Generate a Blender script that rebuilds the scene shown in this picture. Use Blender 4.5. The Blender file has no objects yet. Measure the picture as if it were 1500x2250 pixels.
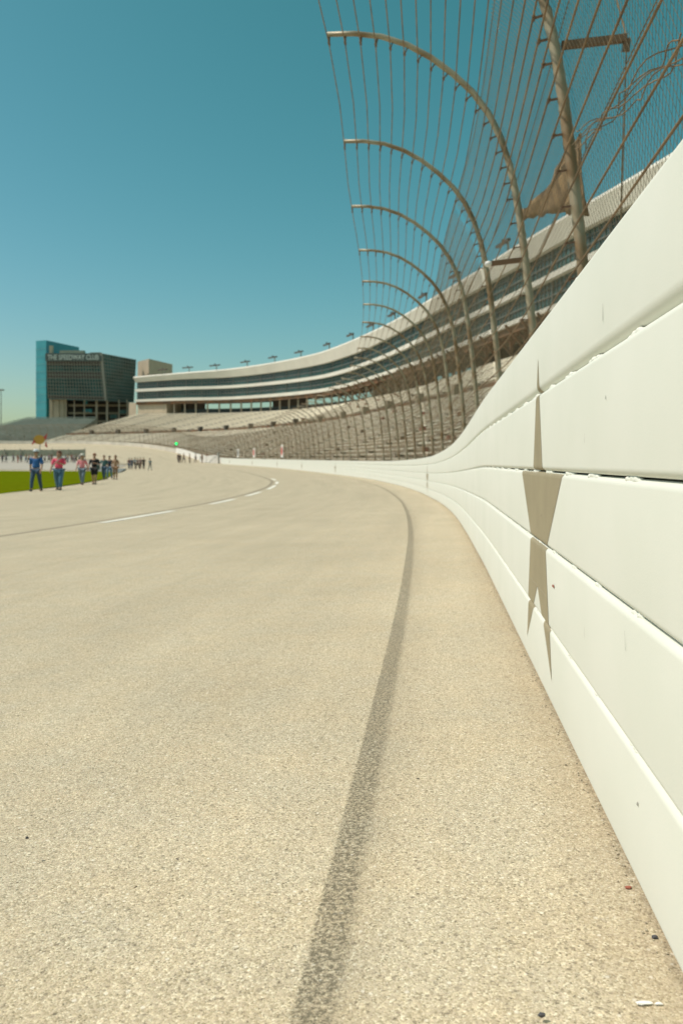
import bpy, bmesh, math, random
from mathutils import Vector, Matrix
random.seed(7)
S = bpy.context.scene
C = S.collection
# ------------------------------------------------------------------ camera
CAMZ = 1.26
FPX = 1800.0; VH = 1015.0
cd = bpy.data.cameras.new('camera'); cam = bpy.data.objects.new('camera', cd); C.objects.link(cam)
cam.location = (0, 0, CAMZ); cam.rotation_euler = (math.radians(90), 0, 0)
cd.sensor_fit = 'VERTICAL'; cd.sensor_height = 36; cd.lens = FPX/2250*36
cd.shift_y = -(1125-VH)/2250
cd.clip_start = 0.05; cd.clip_end = 6000
cd.dof.use_dof = True; cd.dof.focus_distance = 1.5; cd.dof.aperture_fstop = 7.2
S.camera = cam
# ------------------------------------------------------------------ sky and sun
SUN_DIR = Vector((-0.57, -0.03, 0.82)).normalized()
w = bpy.data.worlds.new("World"); S.world = w; w.use_nodes = True
nt = w.node_tree; bg = nt.nodes['Background']
sky = nt.nodes.new('ShaderNodeTexSky'); sky.sky_type = 'NISHITA'; sky.sun_disc = False
sky.sun_elevation = math.asin(SUN_DIR.z); sky.sun_rotation = math.atan2(SUN_DIR.x, SUN_DIR.y)
sky.air_density = 1.0; sky.dust_density = 1.2; sky.ozone_density = 1.0
sepc = nt.nodes.new('ShaderNodeSeparateColor'); cmbc = nt.nodes.new('ShaderNodeCombineColor')
nt.links.new(sky.outputs[0], sepc.inputs[0])
for ch_, (gain, power) in enumerate(((0.275, 1.68), (0.965, 0.96), (0.435, 1.34))):   # film-like teal grade of the sky colour
    pw = nt.nodes.new('ShaderNodeMath'); pw.operation = 'POWER'; pw.inputs[1].default_value = power
    ml = nt.nodes.new('ShaderNodeMath'); ml.operation = 'MULTIPLY'; ml.inputs[1].default_value = gain
    nt.links.new(sepc.outputs[ch_], pw.inputs[0]); nt.links.new(pw.outputs[0], ml.inputs[0]); nt.links.new(ml.outputs[0], cmbc.inputs[ch_])
nt.links.new(cmbc.outputs[0], bg.inputs[0])
bg.inputs[1].default_value = 0.095
sd = bpy.data.lights.new('sun', 'SUN'); sd.energy = 3.0; sd.angle = math.radians(0.5); sd.color = (1.0, 0.93, 0.80)
so = bpy.data.objects.new('sun', sd); C.objects.link(so)
so.rotation_euler = SUN_DIR.to_track_quat('Z', 'Y').to_euler()
S.view_settings.view_transform = 'Standard'; S.view_settings.look = 'None'
S.view_settings.exposure = 0.35; S.view_settings.gamma = 1.0

# ------------------------------------------------------------------ materials
def newmat(name):
    m = bpy.data.materials.new(name); m.use_nodes = True
    return m, m.node_tree, m.node_tree.nodes['Principled BSDF']
def mat(name, col, rough=0.6, var=0.0, scale=5.0, col2=None, metal=0.0, bump=0.0, bscale=50.0, spec=0.5, thr=(0.35, 0.65)):
    m, t, p = newmat(name)
    p.inputs['Roughness'].default_value = rough; p.inputs['Metallic'].default_value = metal
    p.inputs['Specular IOR Level'].default_value = spec
    p.inputs['Base Color'].default_value = (*col, 1)
    geo = t.nodes.new('ShaderNodeNewGeometry')
    if col2 is not None or var > 0:
        n = t.nodes.new('ShaderNodeTexNoise'); n.inputs['Scale'].default_value = scale; n.inputs['Detail'].default_value = 6
        t.links.new(geo.outputs['Position'], n.inputs['Vector'])
        r = t.nodes.new('ShaderNodeValToRGB')
        r.color_ramp.elements[0].position = thr[0]; r.color_ramp.elements[1].position = thr[1]
        a = col if col2 is not None else tuple(c*(1-var) for c in col)
        b = col2 if col2 is not None else tuple(min(1, c*(1+var)) for c in col)
        r.color_ramp.elements[0].color = (*a, 1); r.color_ramp.elements[1].color = (*b, 1)
        t.links.new(n.outputs[0], r.inputs[0]); t.links.new(r.outputs[0], p.inputs['Base Color'])
    if bump > 0:
        n = t.nodes.new('ShaderNodeTexNoise'); n.inputs['Scale'].default_value = bscale; n.inputs['Detail'].default_value = 5
        t.links.new(geo.outputs['Position'], n.inputs['Vector'])
        b = t.nodes.new('ShaderNodeBump'); b.inputs['Strength'].default_value = bump; b.inputs['Distance'].default_value = 0.01
        t.links.new(n.outputs[0], b.inputs['Height']); t.links.new(b.outputs[0], p.inputs['Normal'])
    return m

def math_node(t, op, a, b=None, c=None, clamp=False):
    n = t.nodes.new('ShaderNodeMath'); n.operation = op; n.use_clamp = clamp
    for i, v in enumerate((a, b, c)):
        if v is None: continue
        if isinstance(v, (int, float)): n.inputs[i].default_value = v
        else: t.links.new(v, n.inputs[i])
    return n.outputs[0]
def mixrgb(t, fac, a, b, blend='MIX'):
    n = t.nodes.new('ShaderNodeMix'); n.data_type = 'RGBA'; n.blend_type = blend
    for i, v in ((0, fac), (6, a), (7, b)):
        if isinstance(v, (int, float)): n.inputs[i].default_value = v
        elif isinstance(v, tuple): n.inputs[i].default_value = (*v, 1)
        else: t.links.new(v, n.inputs[i])
    return n.outputs[2]
def noise(t, vec, scale, detail=4, rough=0.5):
    n = t.nodes.new('ShaderNodeTexNoise'); n.inputs['Scale'].default_value = scale
    n.inputs['Detail'].default_value = detail; n.inputs['Roughness'].default_value = rough
    t.links.new(vec, n.inputs['Vector']); return n.outputs[0]
def ramp(t, v, stops):
    r = t.nodes.new('ShaderNodeValToRGB'); e = r.color_ramp.elements
    while len(e) < len(stops): e.new(0.5)
    for i, (p, c) in enumerate(stops):
        e[i].position = p; e[i].color = (*c, 1) if isinstance(c, tuple) else (c, c, c, 1)
    t.links.new(v, r.inputs[0]); return r.outputs[0]
def smooth(t, v, a, b):
    n = t.nodes.new('ShaderNodeMapRange'); n.interpolation_type = 'SMOOTHSTEP'
    n.inputs['From Min'].default_value = a; n.inputs['From Max'].default_value = b
    t.links.new(v, n.inputs['Value']); return n.outputs[0]

ROAD = (0.51, 0.442, 0.328)
def road_material(marks):
    m, t, p = newmat('road_marked' if marks else 'road_plain')
    geo = t.nodes.new('ShaderNodeNewGeometry'); P = geo.outputs['Position']
    v1 = t.nodes.new('ShaderNodeTexVoronoi'); v1.inputs['Scale'].default_value = 360; t.links.new(P, v1.inputs['Vector'])
    v2 = t.nodes.new('ShaderNodeTexVoronoi'); v2.inputs['Scale'].default_value = 170; t.links.new(P, v2.inputs['Vector'])
    sep = t.nodes.new('ShaderNodeSeparateColor'); t.links.new(v1.outputs['Color'], sep.inputs[0])
    sep2 = t.nodes.new('ShaderNodeSeparateColor'); t.links.new(v2.outputs['Color'], sep2.inputs[0])
    stones = ramp(t, sep.outputs[0], [(0.0, (0.30, 0.265, 0.18)), (0.10, (0.43, 0.37, 0.25)), (0.55, ROAD), (0.85, (0.60, 0.53, 0.37)), (1.0, (0.70, 0.65, 0.50))])
    big = ramp(t, sep2.outputs[1], [(0.0, 0.62), (0.07, 0.88), (0.5, 1.0), (0.93, 1.04), (1.0, 1.22)])
    col = mixrgb(t, 0.85, stones, big, 'MULTIPLY')
    pit_shade = ramp(t, noise(t, P, 240, 3, 0.65), [(0.31, 0.3), (0.44, 1.0)])  # shadow inside the small pits, put into the colour as dark specks
    col = mixrgb(t, 0.85, col, pit_shade, 'MULTIPLY')
    crack = ramp(t, noise(t, P, 90, 6, 0.78), [(0.31, 0.4), (0.385, 1.0)])
    col = mixrgb(t, 0.7, col, crack, 'MULTIPLY')
    blot = ramp(t, noise(t, P, 1.3, 4), [(0.3, 0.93), (0.7, 1.05)])
    col = mixrgb(t, 1.0, col, blot, 'MULTIPLY')
    warm = ramp(t, noise(t, P, 7.0, 3), [(0.35, (0.985, 1.0, 1.015)), (0.65, (1.015, 1.0, 0.975))])
    col = mixrgb(t, 1.0, col, warm, 'MULTIPLY')
    blk = ramp(t, noise(t, P, 60, 2, 0.4), [(0.20, 0.2), (0.225, 1.0)])
    col = mixrgb(t, 1.0, col, blk, 'MULTIPLY')
    v3 = t.nodes.new('ShaderNodeTexVoronoi'); v3.inputs['Scale'].default_value = 115; t.links.new(P, v3.inputs['Vector'])
    sep3 = t.nodes.new('ShaderNodeSeparateColor'); t.links.new(v3.outputs['Color'], sep3.inputs[0])
    hole_shade = math_node(t, 'MULTIPLY', smooth(t, v3.outputs['Distance'], 0.45, 0.2), smooth(t, sep3.outputs[2], 0.93, 0.97))
    col = mixrgb(t, math_node(t, 'MULTIPLY', hole_shade, 0.6), col, (0.12, 0.10, 0.07))  # sparse larger pits, their shade mixed into the colour too
    pale = math_node(t, 'MULTIPLY', smooth(t, v3.outputs['Distance'], 0.42, 0.2), smooth(t, sep3.outputs[0], 0.93, 0.97))
    col = mixrgb(t, math_node(t, 'MULTIPLY', pale, 0.7), col, (0.80, 0.76, 0.64))
    if marks:
        uv = t.nodes.new('ShaderNodeUVMap'); uv.uv_map = 'UVMap'
        su = t.nodes.new('ShaderNodeSeparateXYZ'); t.links.new(uv.outputs[0], su.inputs[0])
        s_, d_ = su.outputs[0], su.outputs[1]
        # longitudinal wear streaks (stretched along the track)
        cmb = t.nodes.new('ShaderNodeCombineXYZ')
        t.links.new(math_node(t, 'MULTIPLY', s_, 0.05), cmb.inputs[0]); t.links.new(d_, cmb.inputs[1])
        st = ramp(t, noise(t, cmb.outputs[0], 2.2, 6, 0.65), [(0.30, 0.90), (0.70, 1.06)])
        col = mixrgb(t, 1.0, col, st, 'MULTIPLY')
        # dark tar seam beside the barrier: sharp inner edge, ragged outer edge
        wob = math_node(t, 'MULTIPLY', math_node(t, 'SUBTRACT', noise(t, P, 90, 3), 0.5), 0.008)
        dd = math_node(t, 'ADD', d_, wob)
        # offset grows slightly with distance
        off = math_node(t, 'MULTIPLY', smooth(t, s_, 2.5, 16.0), 0.27)
        off = math_node(t, 'ADD', off, math_node(t, 'MULTIPLY', smooth(t, s_, 12.0, 27.0), 0.16))
        dd = math_node(t, 'SUBTRACT', dd, off)
        inner = smooth(t, dd, 0.462, 0.456)
        outer = smooth(t, dd, 0.394, 0.419)
        seam = math_node(t, 'MULTIPLY', inner, outer)
        brk = ramp(t, noise(t, P, 150, 4, 0.7), [(0.44, 0.15), (0.58, 1.0)])
        seam = math_node(t, 'MULTIPLY', seam, brk)
        seam = math_node(t, 'MULTIPLY', seam, 0.86)
        col = mixrgb(t, seam, col, (0.115, 0.105, 0.07))
        halo = math_node(t, 'MULTIPLY', smooth(t, dd, 0.30, 0.42), smooth(t, dd, 0.462, 0.45))
        st2 = noise(t, cmb.outputs[0], 22, 3, 0.6)
        halo = math_node(t, 'MULTIPLY', math_node(t, 'MULTIPLY', halo, st2), 0.34)
        col = mixrgb(t, halo, col, (0.13, 0.11, 0.08))
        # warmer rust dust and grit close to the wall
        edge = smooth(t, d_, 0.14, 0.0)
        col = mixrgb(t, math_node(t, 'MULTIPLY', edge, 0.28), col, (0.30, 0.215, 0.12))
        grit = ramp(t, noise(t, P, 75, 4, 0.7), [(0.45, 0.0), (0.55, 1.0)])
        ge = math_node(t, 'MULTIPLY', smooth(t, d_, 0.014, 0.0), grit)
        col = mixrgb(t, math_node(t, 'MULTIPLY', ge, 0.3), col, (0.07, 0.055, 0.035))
        # construction seam at the lane line and faint tyre marks further in
        for dc, wd, amt in ((5.46, 0.11, 0.55), (7.9, 0.12, 0.16), (9.6, 0.2, 0.13), (3.1, 0.10, 0.07), (12.4, 0.15, 0.14)):
            wv = math_node(t, 'MULTIPLY', math_node(t, 'SUBTRACT', noise(t, cmb.outputs[0], 1.3 + dc*0.1, 1), 0.5), 0.0 if dc == 5.46 else 3.0)
            x = math_node(t, 'ABSOLUTE', math_node(t, 'SUBTRACT', math_node(t, 'ADD', d_, wv), dc))
            k = math_node(t, 'MULTIPLY', smooth(t, x, wd, wd*0.35), amt)
            col = mixrgb(t, k, col, (0.13, 0.11, 0.085))
    t.links.new(col, p.inputs['Base Color'])
    p.inputs['Roughness'].default_value = 0.9; p.inputs['Specular IOR Level'].default_value = 0.25
    h = math_node(t, 'ADD', math_node(t, 'MULTIPLY', v1.outputs['Distance'], -90.0), math_node(t, 'MULTIPLY', noise(t, P, 90, 4, 0.65), 1.6))
    b = t.nodes.new('ShaderNodeBump'); b.inputs['Strength'].default_value = 0.17; b.inputs['Distance'].default_value = 0.0009
    t.links.new(h, b.inputs['Height']); t.links.new(b.outputs[0], p.inputs['Normal'])
    return m
M = {}
M['road'] = road_material(True); M['ground'] = road_material(False)
M['paint'] = mat('barrier_paint', (0.665, 0.695, 0.62), 0.55, bump=0.05, bscale=320, spec=0.25, col2=(0.695, 0.72, 0.65), scale=3)
M['paint_far'] = mat('wall_paint', (0.74, 0.73, 0.68), 0.6, var=0.05, scale=0.8)
M['star'] = mat('star_paint', (0.30, 0.262, 0.168), 0.55, var=0.06, scale=9, bump=0.06, bscale=320, spec=0.3)
M['scratch'] = mat('scuff', (0.12, 0.11, 0.10), 0.7)
M['redscuff'] = mat('red_scuff', (0.30, 0.09, 0.055), 0.7)
M['void'] = mat('void_shade', (0.035, 0.045, 0.11), 0.8)  # shade of the void behind the tubes, put into the colour
M['concrete'] = mat('concrete', (0.42, 0.38, 0.30), 0.85, var=0.15, scale=1.2)
M['galv'] = mat('galvanised_post', (0.36, 0.32, 0.22), 0.5, col2=(0.24, 0.16, 0.08), scale=2.6, metal=0.25, thr=(0.45, 0.62))
M['cable'] = mat('cable_steel', (0.24, 0.16, 0.085), 0.6, var=0.3, scale=4, metal=0.2)
M['mesh'] = mat('mesh_wire', (0.20, 0.16, 0.095), 0.6, metal=0.2)
M['clip'] = mat('clip_steel', (0.16, 0.10, 0.06), 0.6, var=0.3, scale=30)
M['lane'] = mat('lane_paint', (0.80, 0.79, 0.70), 0.7, var=0.1, scale=6)
M['terrace'] = mat('terrace_concrete', (0.46, 0.41, 0.31), 0.85, col2=(0.33, 0.275, 0.195), scale=0.9)
M['bench'] = mat('bench_alu', (0.80, 0.765, 0.62), 0.5, col2=(0.62, 0.54, 0.40), scale=0.7, thr=(.42, .62))
M['bench_bright'] = mat('bench_upper', (0.80, 0.745, 0.58), 0.55, var=0.05, scale=0.5)
M['fascia'] = mat('fascia_white', (0.68, 0.66, 0.57), 0.55, var=0.05, scale=0.2)
M['glass'] = mat('suite_glass', (0.018, 0.06, 0.055), 0.2, col2=(0.04, 0.12, 0.11), scale=0.12, spec=0.5)
M['mullion'] = mat('mullion_grey', (0.24, 0.26, 0.225), 0.5)
M['clubglass'] = mat('club_glass', (0.010, 0.045, 0.047), 0.3, col2=(0.03, 0.15, 0.155), scale=0.2, spec=0.4)  # teal variation puts greenish reflections into the glass colour
M['frame_dark'] = mat('dark_steel', (0.075, 0.065, 0.05), 0.6, var=0.2, scale=0.5)
M['rust'] = mat('rust_steel', (0.24, 0.12, 0.055), 0.75, col2=(0.10, 0.075, 0.045), scale=0.4)
M['column'] = mat('column_tan', (0.36, 0.31, 0.23), 0.7)
M['bluewall'] = mat('concourse_wall', (0.10, 0.14, 0.15), 0.7, var=0.15, scale=0.4)
M['tan'] = mat('tan_panel', (0.46, 0.39, 0.28), 0.75, var=0.06, scale=0.3)
M['tandark'] = mat('tan_panel_shade', (0.35, 0.30, 0.21), 0.75, var=0.06, scale=0.3)
M['tower'] = mat('blue_glass', (0.02, 0.24, 0.29), 0.3, col2=(0.035, 0.32, 0.36), scale=0.15, spec=0.6)
M['sign'] = mat('letter_white', (0.62, 0.66, 0.60), 0.5)
M['signback'] = mat('sign_backing', (0.10, 0.12, 0.11), 0.5)
M['brownband'] = mat('spandrel', (0.085, 0.07, 0.065), 0.5)
M['stand_green'] = mat('bleacher_grey', (0.24, 0.27, 0.22), 0.6, col2=(0.32, 0.34, 0.29), scale=0.4)
M['pitroad'] = mat('pit_asphalt', (0.17, 0.19, 0.18), 0.9, var=0.1, scale=0.6)
M['pave'] = mat('pavement', (0.40, 0.37, 0.31), 0.9, var=0.06, scale=0.5)
M['orange'] = mat('orange_sign', (0.55, 0.30, 0.04), 0.6)
M['red'] = mat('red_panel', (0.55, 0.07, 0.05), 0.6)
M['pole_dark'] = mat('suite_mullion', (0.15, 0.155, 0.135), .5)
M['pole'] = mat('pole_grey', (0.30, 0.30, 0.26), 0.5)
M['tarp'] = mat('tattered_tarp', (0.38, 0.26, 0.13), 0.85, col2=(0.16, 0.11, 0.06), scale=6)
M['white'] = mat('white_plastic', (0.78, 0.78, 0.74), 0.5)
M['pebble'] = mat('pebble', (0.07, 0.07, 0.075), 0.8)
M['green_cloth'] = mat('green_screen', (0.22, 0.24, 0.18), 0.8, var=0.15, scale=0.5)
m, t, p = newmat('grass_ground')
geo = t.nodes.new('ShaderNodeNewGeometry')
c = ramp(t, noise(t, geo.outputs['Position'], 2.5, 8, 0.7), [(0.3, (0.085, 0.12, 0.003)), (0.7, (0.135, 0.175, 0.005))])
c2 = ramp(t, noise(t, geo.outputs['Position'], 0.25, 5, .65), [(0.3, (1.0, .86, .9)), (0.7, (1.05, 1.12, 1.0))])
t.links.new(mixrgb(t, 1.0, c, c2, 'MULTIPLY'), p.inputs['Base Color']); p.inputs['Roughness'].default_value = 0.95
p.inputs['Specular IOR Level'].default_value = 0.0
M['grass'] = m
m, t, p = newmat('green_lamp'); p.inputs['Base Color'].default_value = (0.02, 0.8, 0.2, 1)
p.inputs['Emission Color'].default_value = (0.02, 1, 0.18, 1); p.inputs['Emission Strength'].default_value = 2.2
M['greenlamp'] = m

# ------------------------------------------------------------------ builders
class MB:
    def __init__(s): s.v = []; s.f = []
    def quadstrip(s, rows, closed=False, caps=False):
        n = len(rows[0]); b0 = len(s.v)
        for r in rows: s.v.extend(tuple(p) for p in r)
        for i in range(len(rows)-1):
            for j in range(n if closed else n-1):
                a = b0+i*n+j; b = b0+i*n+(j+1) % n
                s.f.append((a, b, b+n, a+n))
        if caps and closed:
            s.f.append(tuple(b0+j for j in range(n))[::-1])
            s.f.append(tuple(b0+(len(rows)-1)*n+j for j in range(n)))
    def tube(s, pts, r, n=6, caps=True):
        pts = [Vector(p) for p in pts]
        rs = r if isinstance(r, (list, tuple)) else [r]*len(pts)
        rows = []
        for i, p in enumerate(pts):
            t = (pts[min(i+1, len(pts)-1)] - pts[max(i-1, 0)]).normalized()
            up = Vector((0, 0, 1)) if abs(t.z) < 0.95 else Vector((0, 1, 0))
            a = t.cross(up).normalized(); b = a.cross(t)
            rows.append([p + (a*math.cos(2*math.pi*k/n) + b*math.sin(2*math.pi*k/n))*rs[i] for k in range(n)])
        s.quadstrip(rows, True, caps)
    def box(s, c, size, rot=0.0):
        cx, cy, cz = c; x, y, z = (q/2 for q in size); b = len(s.v); cr, sr = math.cos(rot), math.sin(rot)
        for dz in (-z, z):
            for dx, dy in ((-x, -y), (x, -y), (x, y), (-x, y)):
                s.v.append((cx+dx*cr-dy*sr, cy+dx*sr+dy*cr, cz+dz))
        s.f += [tuple(b+i for i in q) for q in ((3, 2, 1, 0), (4, 5, 6, 7), (0, 1, 5, 4), (1, 2, 6, 5), (2, 3, 7, 6), (3, 0, 4, 7))]
    def bar(s, p, q, wd, hd=None):
        p = Vector(p); q = Vector(q); t = (q-p).normalized(); hd = hd or wd
        up = Vector((0, 0, 1)) if abs(t.z) < 0.95 else Vector((0, 1, 0))
        a = t.cross(up).normalized()*wd/2; u = a.cross(t).normalized()*hd/2
        s.quadstrip([[p-a-u, p+a-u, p+a+u, p-a+u], [q-a-u, q+a-u, q+a+u, q-a+u]], True, True)
    def prism(s, pts, z0, z1):
        b = len(s.v); n = len(pts)
        z0s = z0 if isinstance(z0, (list, tuple)) else [z0]*n
        z1s = z1 if isinstance(z1, (list, tuple)) else [z1]*n
        for (x, y), z in zip(pts, z0s): s.v.append((x, y, z))
        for (x, y), z in zip(pts, z1s): s.v.append((x, y, z))
        s.f.append(tuple(range(b, b+n))[::-1]); s.f.append(tuple(range(b+n, b+2*n)))
        for i in range(n):
            j = (i+1) % n; s.f.append((b+i, b+j, b+n+j, b+n+i))
    def ball(s, c, r, seg=8, ring=5):
        rx, ry, rz = r if isinstance(r, (tuple, list)) else (r, r, r); rows = []
        for i in range(ring+1):
            th = math.pi*i/ring
            rows.append([(c[0]+rx*max(math.sin(th), 1e-3)*math.cos(2*math.pi*k/seg), c[1]+ry*max(math.sin(th), 1e-3)*math.sin(2*math.pi*k/seg), c[2]+rz*math.cos(th)) for k in range(seg)])
        s.quadstrip(rows, True, True)
    def build(s, name, material, parent=None, smooth=False):
        me = bpy.data.meshes.new(name); me.from_pydata(s.v, [], s.f); me.update()
        bm = bmesh.new(); bm.from_mesh(me); bmesh.ops.recalc_face_normals(bm, faces=bm.faces); bm.to_mesh(me); bm.free()
        o = bpy.data.objects.new(name, me); C.objects.link(o)
        me.materials.append(material)
        if smooth: me.shade_smooth()
        if parent is not None:
            o.parent = parent
            o.matrix_parent_inverse = Matrix.Translation(-Vector(parent.location)) if parent.rotation_euler.z == 0 else parent.matrix_basis.inverted()
        return o
def tag(o, label=None, cat=None, group=None, kind=None):
    if label: o['label'] = label
    if cat: o['category'] = cat
    if group: o['group'] = group
    if kind: o['kind'] = kind
    return o
def empty(name, loc, label, cat, group=None):
    o = bpy.data.objects.new(name, None); C.objects.link(o); o.location = loc; o.empty_display_size = 0.3
    return tag(o, label, cat, group)

# ------------------------------------------------------------------ plan curves
def catmull(pts, n=12):
    out = []
    P = [Vector(p) for p in pts]; P = [P[0]*2-P[1]] + P + [P[-1]*2-P[-2]]
    for i in range(1, len(P)-2):
        p0, p1, p2, p3 = P[i-1:i+3]
        t0 = 0; t1 = t0+(p1-p0).length**0.5; t2 = t1+(p2-p1).length**0.5; t3 = t2+(p3-p2).length**0.5
        for k in range(n):
            t = t1+(t2-t1)*k/n
            A1 = p0*((t1-t)/(t1-t0))+p1*((t-t0)/(t1-t0)); A2 = p1*((t2-t)/(t2-t1))+p2*((t-t1)/(t2-t1)); A3 = p2*((t3-t)/(t3-t2))+p3*((t-t2)/(t3-t2))
            B1 = A1*((t2-t)/(t2-t0))+A2*((t-t0)/(t2-t0)); B2 = A2*((t3-t)/(t3-t1))+A3*((t-t1)/(t3-t1))
            out.append(B1*((t2-t)/(t2-t1))+B2*((t-t1)/(t2-t1)))
    out.append(P[-2]); return out
def nearX(y): return 0.296+0.114*y if y <= 8 else 1.208+0.114*(y-8)-0.00275*(y-8)**2
wp = [(nearX(y), y) for y in (-30, -8, -4, 0, 2, 4, 6, 8, 11, 14, 18, 22, 27, 32, 37, 42, 47)]
wp += [(-1.9, 68), (-8.5, 101), (-20.2, 140), (-28.0, 162), (-38.5, 188), (-55, 215), (-79, 237), (-104, 247), (-140, 250), (-190, 246)]
zrel = [(-30, -.62), (0, -.62), (5, -.625), (12, -.75), (20, -.88), (28, -.94), (37, -.975), (47, -.97), (68, -.88), (101, -.70), (140, -.39), (162, .25), (188, 2.2), (215, 4.2), (237, 5.4), (246, 5.4), (252, 5.6)]
class Curve:
    def __init__(s, pts, n=14):
        s.p = catmull(pts, n); s.L = [0]
        for a, b in zip(s.p, s.p[1:]): s.L.append(s.L[-1]+(b-a).length)
    def at(s, l):
        import bisect
        l = max(0, min(l, s.L[-1]-1e-4)); i = bisect.bisect_right(s.L, l)-1
        i = min(i, len(s.p)-2); f = (l-s.L[i])/(s.L[i+1]-s.L[i])
        return s.p[i].lerp(s.p[i+1], f)
    def out(s, l):
        t = (s.at(l+0.6)-s.at(l-0.6)).normalized(); return Vector((t.y, -t.x))
W = Curve(wp)
S0 = min(range(len(W.p)), key=lambda i: abs(W.p[i].y)); S0 = W.L[S0]      # arc length at Y=0
def interp(tab, x):
    if x <= tab[0][0]: return tab[0][1]
    for (a, va), (b, vb) in zip(tab, tab[1:]):
        if x <= b:
            f = (x-a)/(b-a); return va+(vb-va)*f
    return tab[-1][1]
ZT = []
for i, l in enumerate(W.L):
    p_ = W.p[i]
    ZT.append((l, interp(zrel, p_.y if p_.x > -104 else 252)+CAMZ))
# smooth the base height
_z = [z for _, z in ZT]
for _ in range(12): _z = [_z[0]]+[(_z[i-1]+2*_z[i]+_z[i+1])/4 for i in range(1, len(_z)-1)]+[_z[-1]]
ZT = [(l, z) for (l, _), z in zip(ZT, _z)]
def zb(s): return interp(ZT, s+S0)          # s measured from the camera's station
def wall(s, d=0.0):                          # d>0 toward the track
    p = W.at(s+S0); o = W.out(s+S0); return p-o*d
SEND = W.L[-1]-S0-1
def sst(a, b, x):
    x = max(0, min(1, (x-a)/(b-a))); return x*x*(3-2*x)
def g(x, y): return 1.75*sst(108, 188, y)
def tw(s): return 16+7*sst(130, 210, s)
def track_z(s, d):
    w_ = tw(s); q = wall(s, w_); zi = g(q.x, q.y)
    f = max(0, min(1, d/w_)); return zb(s)*(1-f)+zi*f if d > 0 else zb(s)
def terrain(x, y):
    best = None
    for i in range(-20, int(SEND)*1, 2):
        p = wall(i); dd = (p.x-x)**2+(p.y-y)**2
        if best is None or dd < best[0]: best = (dd, i)
    s = best[1]; p = wall(s); o = W.out(s+S0); d = -((x-p.x)*o.x+(y-p.y)*o.y)
    if d < tw(s): return max(track_z(s, d), g(x, y))
    return g(x, y)

# ------------------------------------------------------------------ setting: ground, track
ss = [i for i in range(-28, 0, 4)]+[k*0.5 for k in range(0, 40)]+[20+k for k in range(0, 60)]+[80+2*k for k in range(0, int((SEND-80)/2))]
ds_ = [-4, -0.9, -0.3, 0, 0.2, 0.5, 1, 2, 3, 4, 5.5, 7, 9, 11, 13, 15, 1.0]
rows = []; uvs = []
for s in ss:
    r = []; u = []
    w_ = tw(s)
    for d in ds_[:-1]+['e']:
        dd = w_ if d == 'e' else (d if d < 3 else 3+(d-3)*(w_-4)/12.0)
        q = wall(s, dd); r.append((q.x, q.y, track_z(s, dd))); u.append((s, dd))
    rows.append(r); uvs.append(u)
mb = MB(); mb.quadstrip(rows)
me = bpy.data.meshes.new('track'); me.from_pydata(mb.v, [], mb.f); me.update()
ul = me.uv_layers.new(name='UVMap'); flat = [x for r in uvs for x in r]
for lp in me.loops: ul.data[lp.index].uv = flat[lp.vertex_index]
me.materials.append(M['road']); me.shade_smooth()
track = bpy.data.objects.new('track_surface', me); C.objects.link(track); tag(track, 'sandy tan concrete race track curving left', kind='structure')
# wide ground sheet
mb = MB(); xs = [-3000, -1500, -600, -300]+list(range(-260, 120, 10))+[200, 600, 1500, 3000]
ys = [-1500, -600, -200, -60]+list(range(-30, 320, 8))+[400, 700, 1500, 3500]
mb.quadstrip([[(x, y, g(x, y)-0.03) for x in xs] for y in ys])
o = mb.build('ground', M['ground'], smooth=True); tag(o, 'flat tan ground reaching the horizon', kind='structure')
# infield grass
edge = [(-12.2, -30), (-12.6, 10), (-13.35, 32), (-13.8, 37), (-15.3, 48), (-17.3, 60), (-21.3, 76), (-25.5, 93), (-31, 108)]
mb = MB(); rows = []
for x, y in edge:
    rows.append([(x+(-230-x)*k/20.0, y+(y*0.28)*(k/20.0)**1.0*0.9*min(1, max(0, y)/60), 0) for k in range(21)])
for yy in (0.5, 1.0):
    x0, y0 = -31-2.5*yy, 108+3*yy
    rows.append([(x0+(-230-x0)*k/20.0, y0+(y0*0.28)*(k/20.0)*0.9, 0) for k in range(21)])
rows = [[(x, y, g(x, y)+0.012) for x, y, _ in r] for r in rows]
mb.quadstrip(rows); o = mb.build('grass', M['grass'], smooth=True); tag(o, 'short bright green infield grass', kind='stuff')
mb = MB(); mb.quadstrip([[(-33.5, 111, g(0, 111)+.02), (-26, 96, g(0, 96)+.02)], [(-43, 133, g(0, 133)+.02), (-33, 126, g(0, 126)+.02)]])
o = mb.build('pit_road', M['pitroad']); tag(o, kind='structure')
mb = MB(); rr = []
for k in range(16):
    f = k/15.0; x = -36-170*f; y = 118+42*f
    rr.append([(x, y+a, g(x, y+a)+0.014) for a in (0, 10, 20, 32, 45)])
mb.quadstrip(rr); o = mb.build('infield_pavement', M['pave'], smooth=True); tag(o, kind='structure')
# lane dashes
mb = MB()
s = 8.9-5.6*6; 
for a, b in [(-2, 1), (4, 7), (11.8, 15.7), (19.0, 22.2), (24.6, 28.4), (31.6, 37.5), (40, 44.5), (48, 52)]:
    n = 6; rr = []
    for k in range(n+1):
        q = a+(b-a)*k/n
        rr.append([(*wall(q, d), track_z(q, d)+0.006) for d in (5.12, 5.27)])
    mb.quadstrip(rr)
o = mb.build('lane_markings', M['lane']); tag(o, kind='structure')

mb = MB(); mb.quadstrip([[(*wall(s, tw(s)+dd), track_z(s, tw(s)+dd)+0.01+(0.06 if dd < 0 else 0)) for dd in (-2.6, -1.3, 0)] for s in [150+3*k for k in range(int((SEND-152)/3))]])
o = mb.build('apron_line', mat('apron_asphalt', (.30, .265, .19), .9, var=.1, scale=.8)); tag(o, kind='structure')
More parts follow.
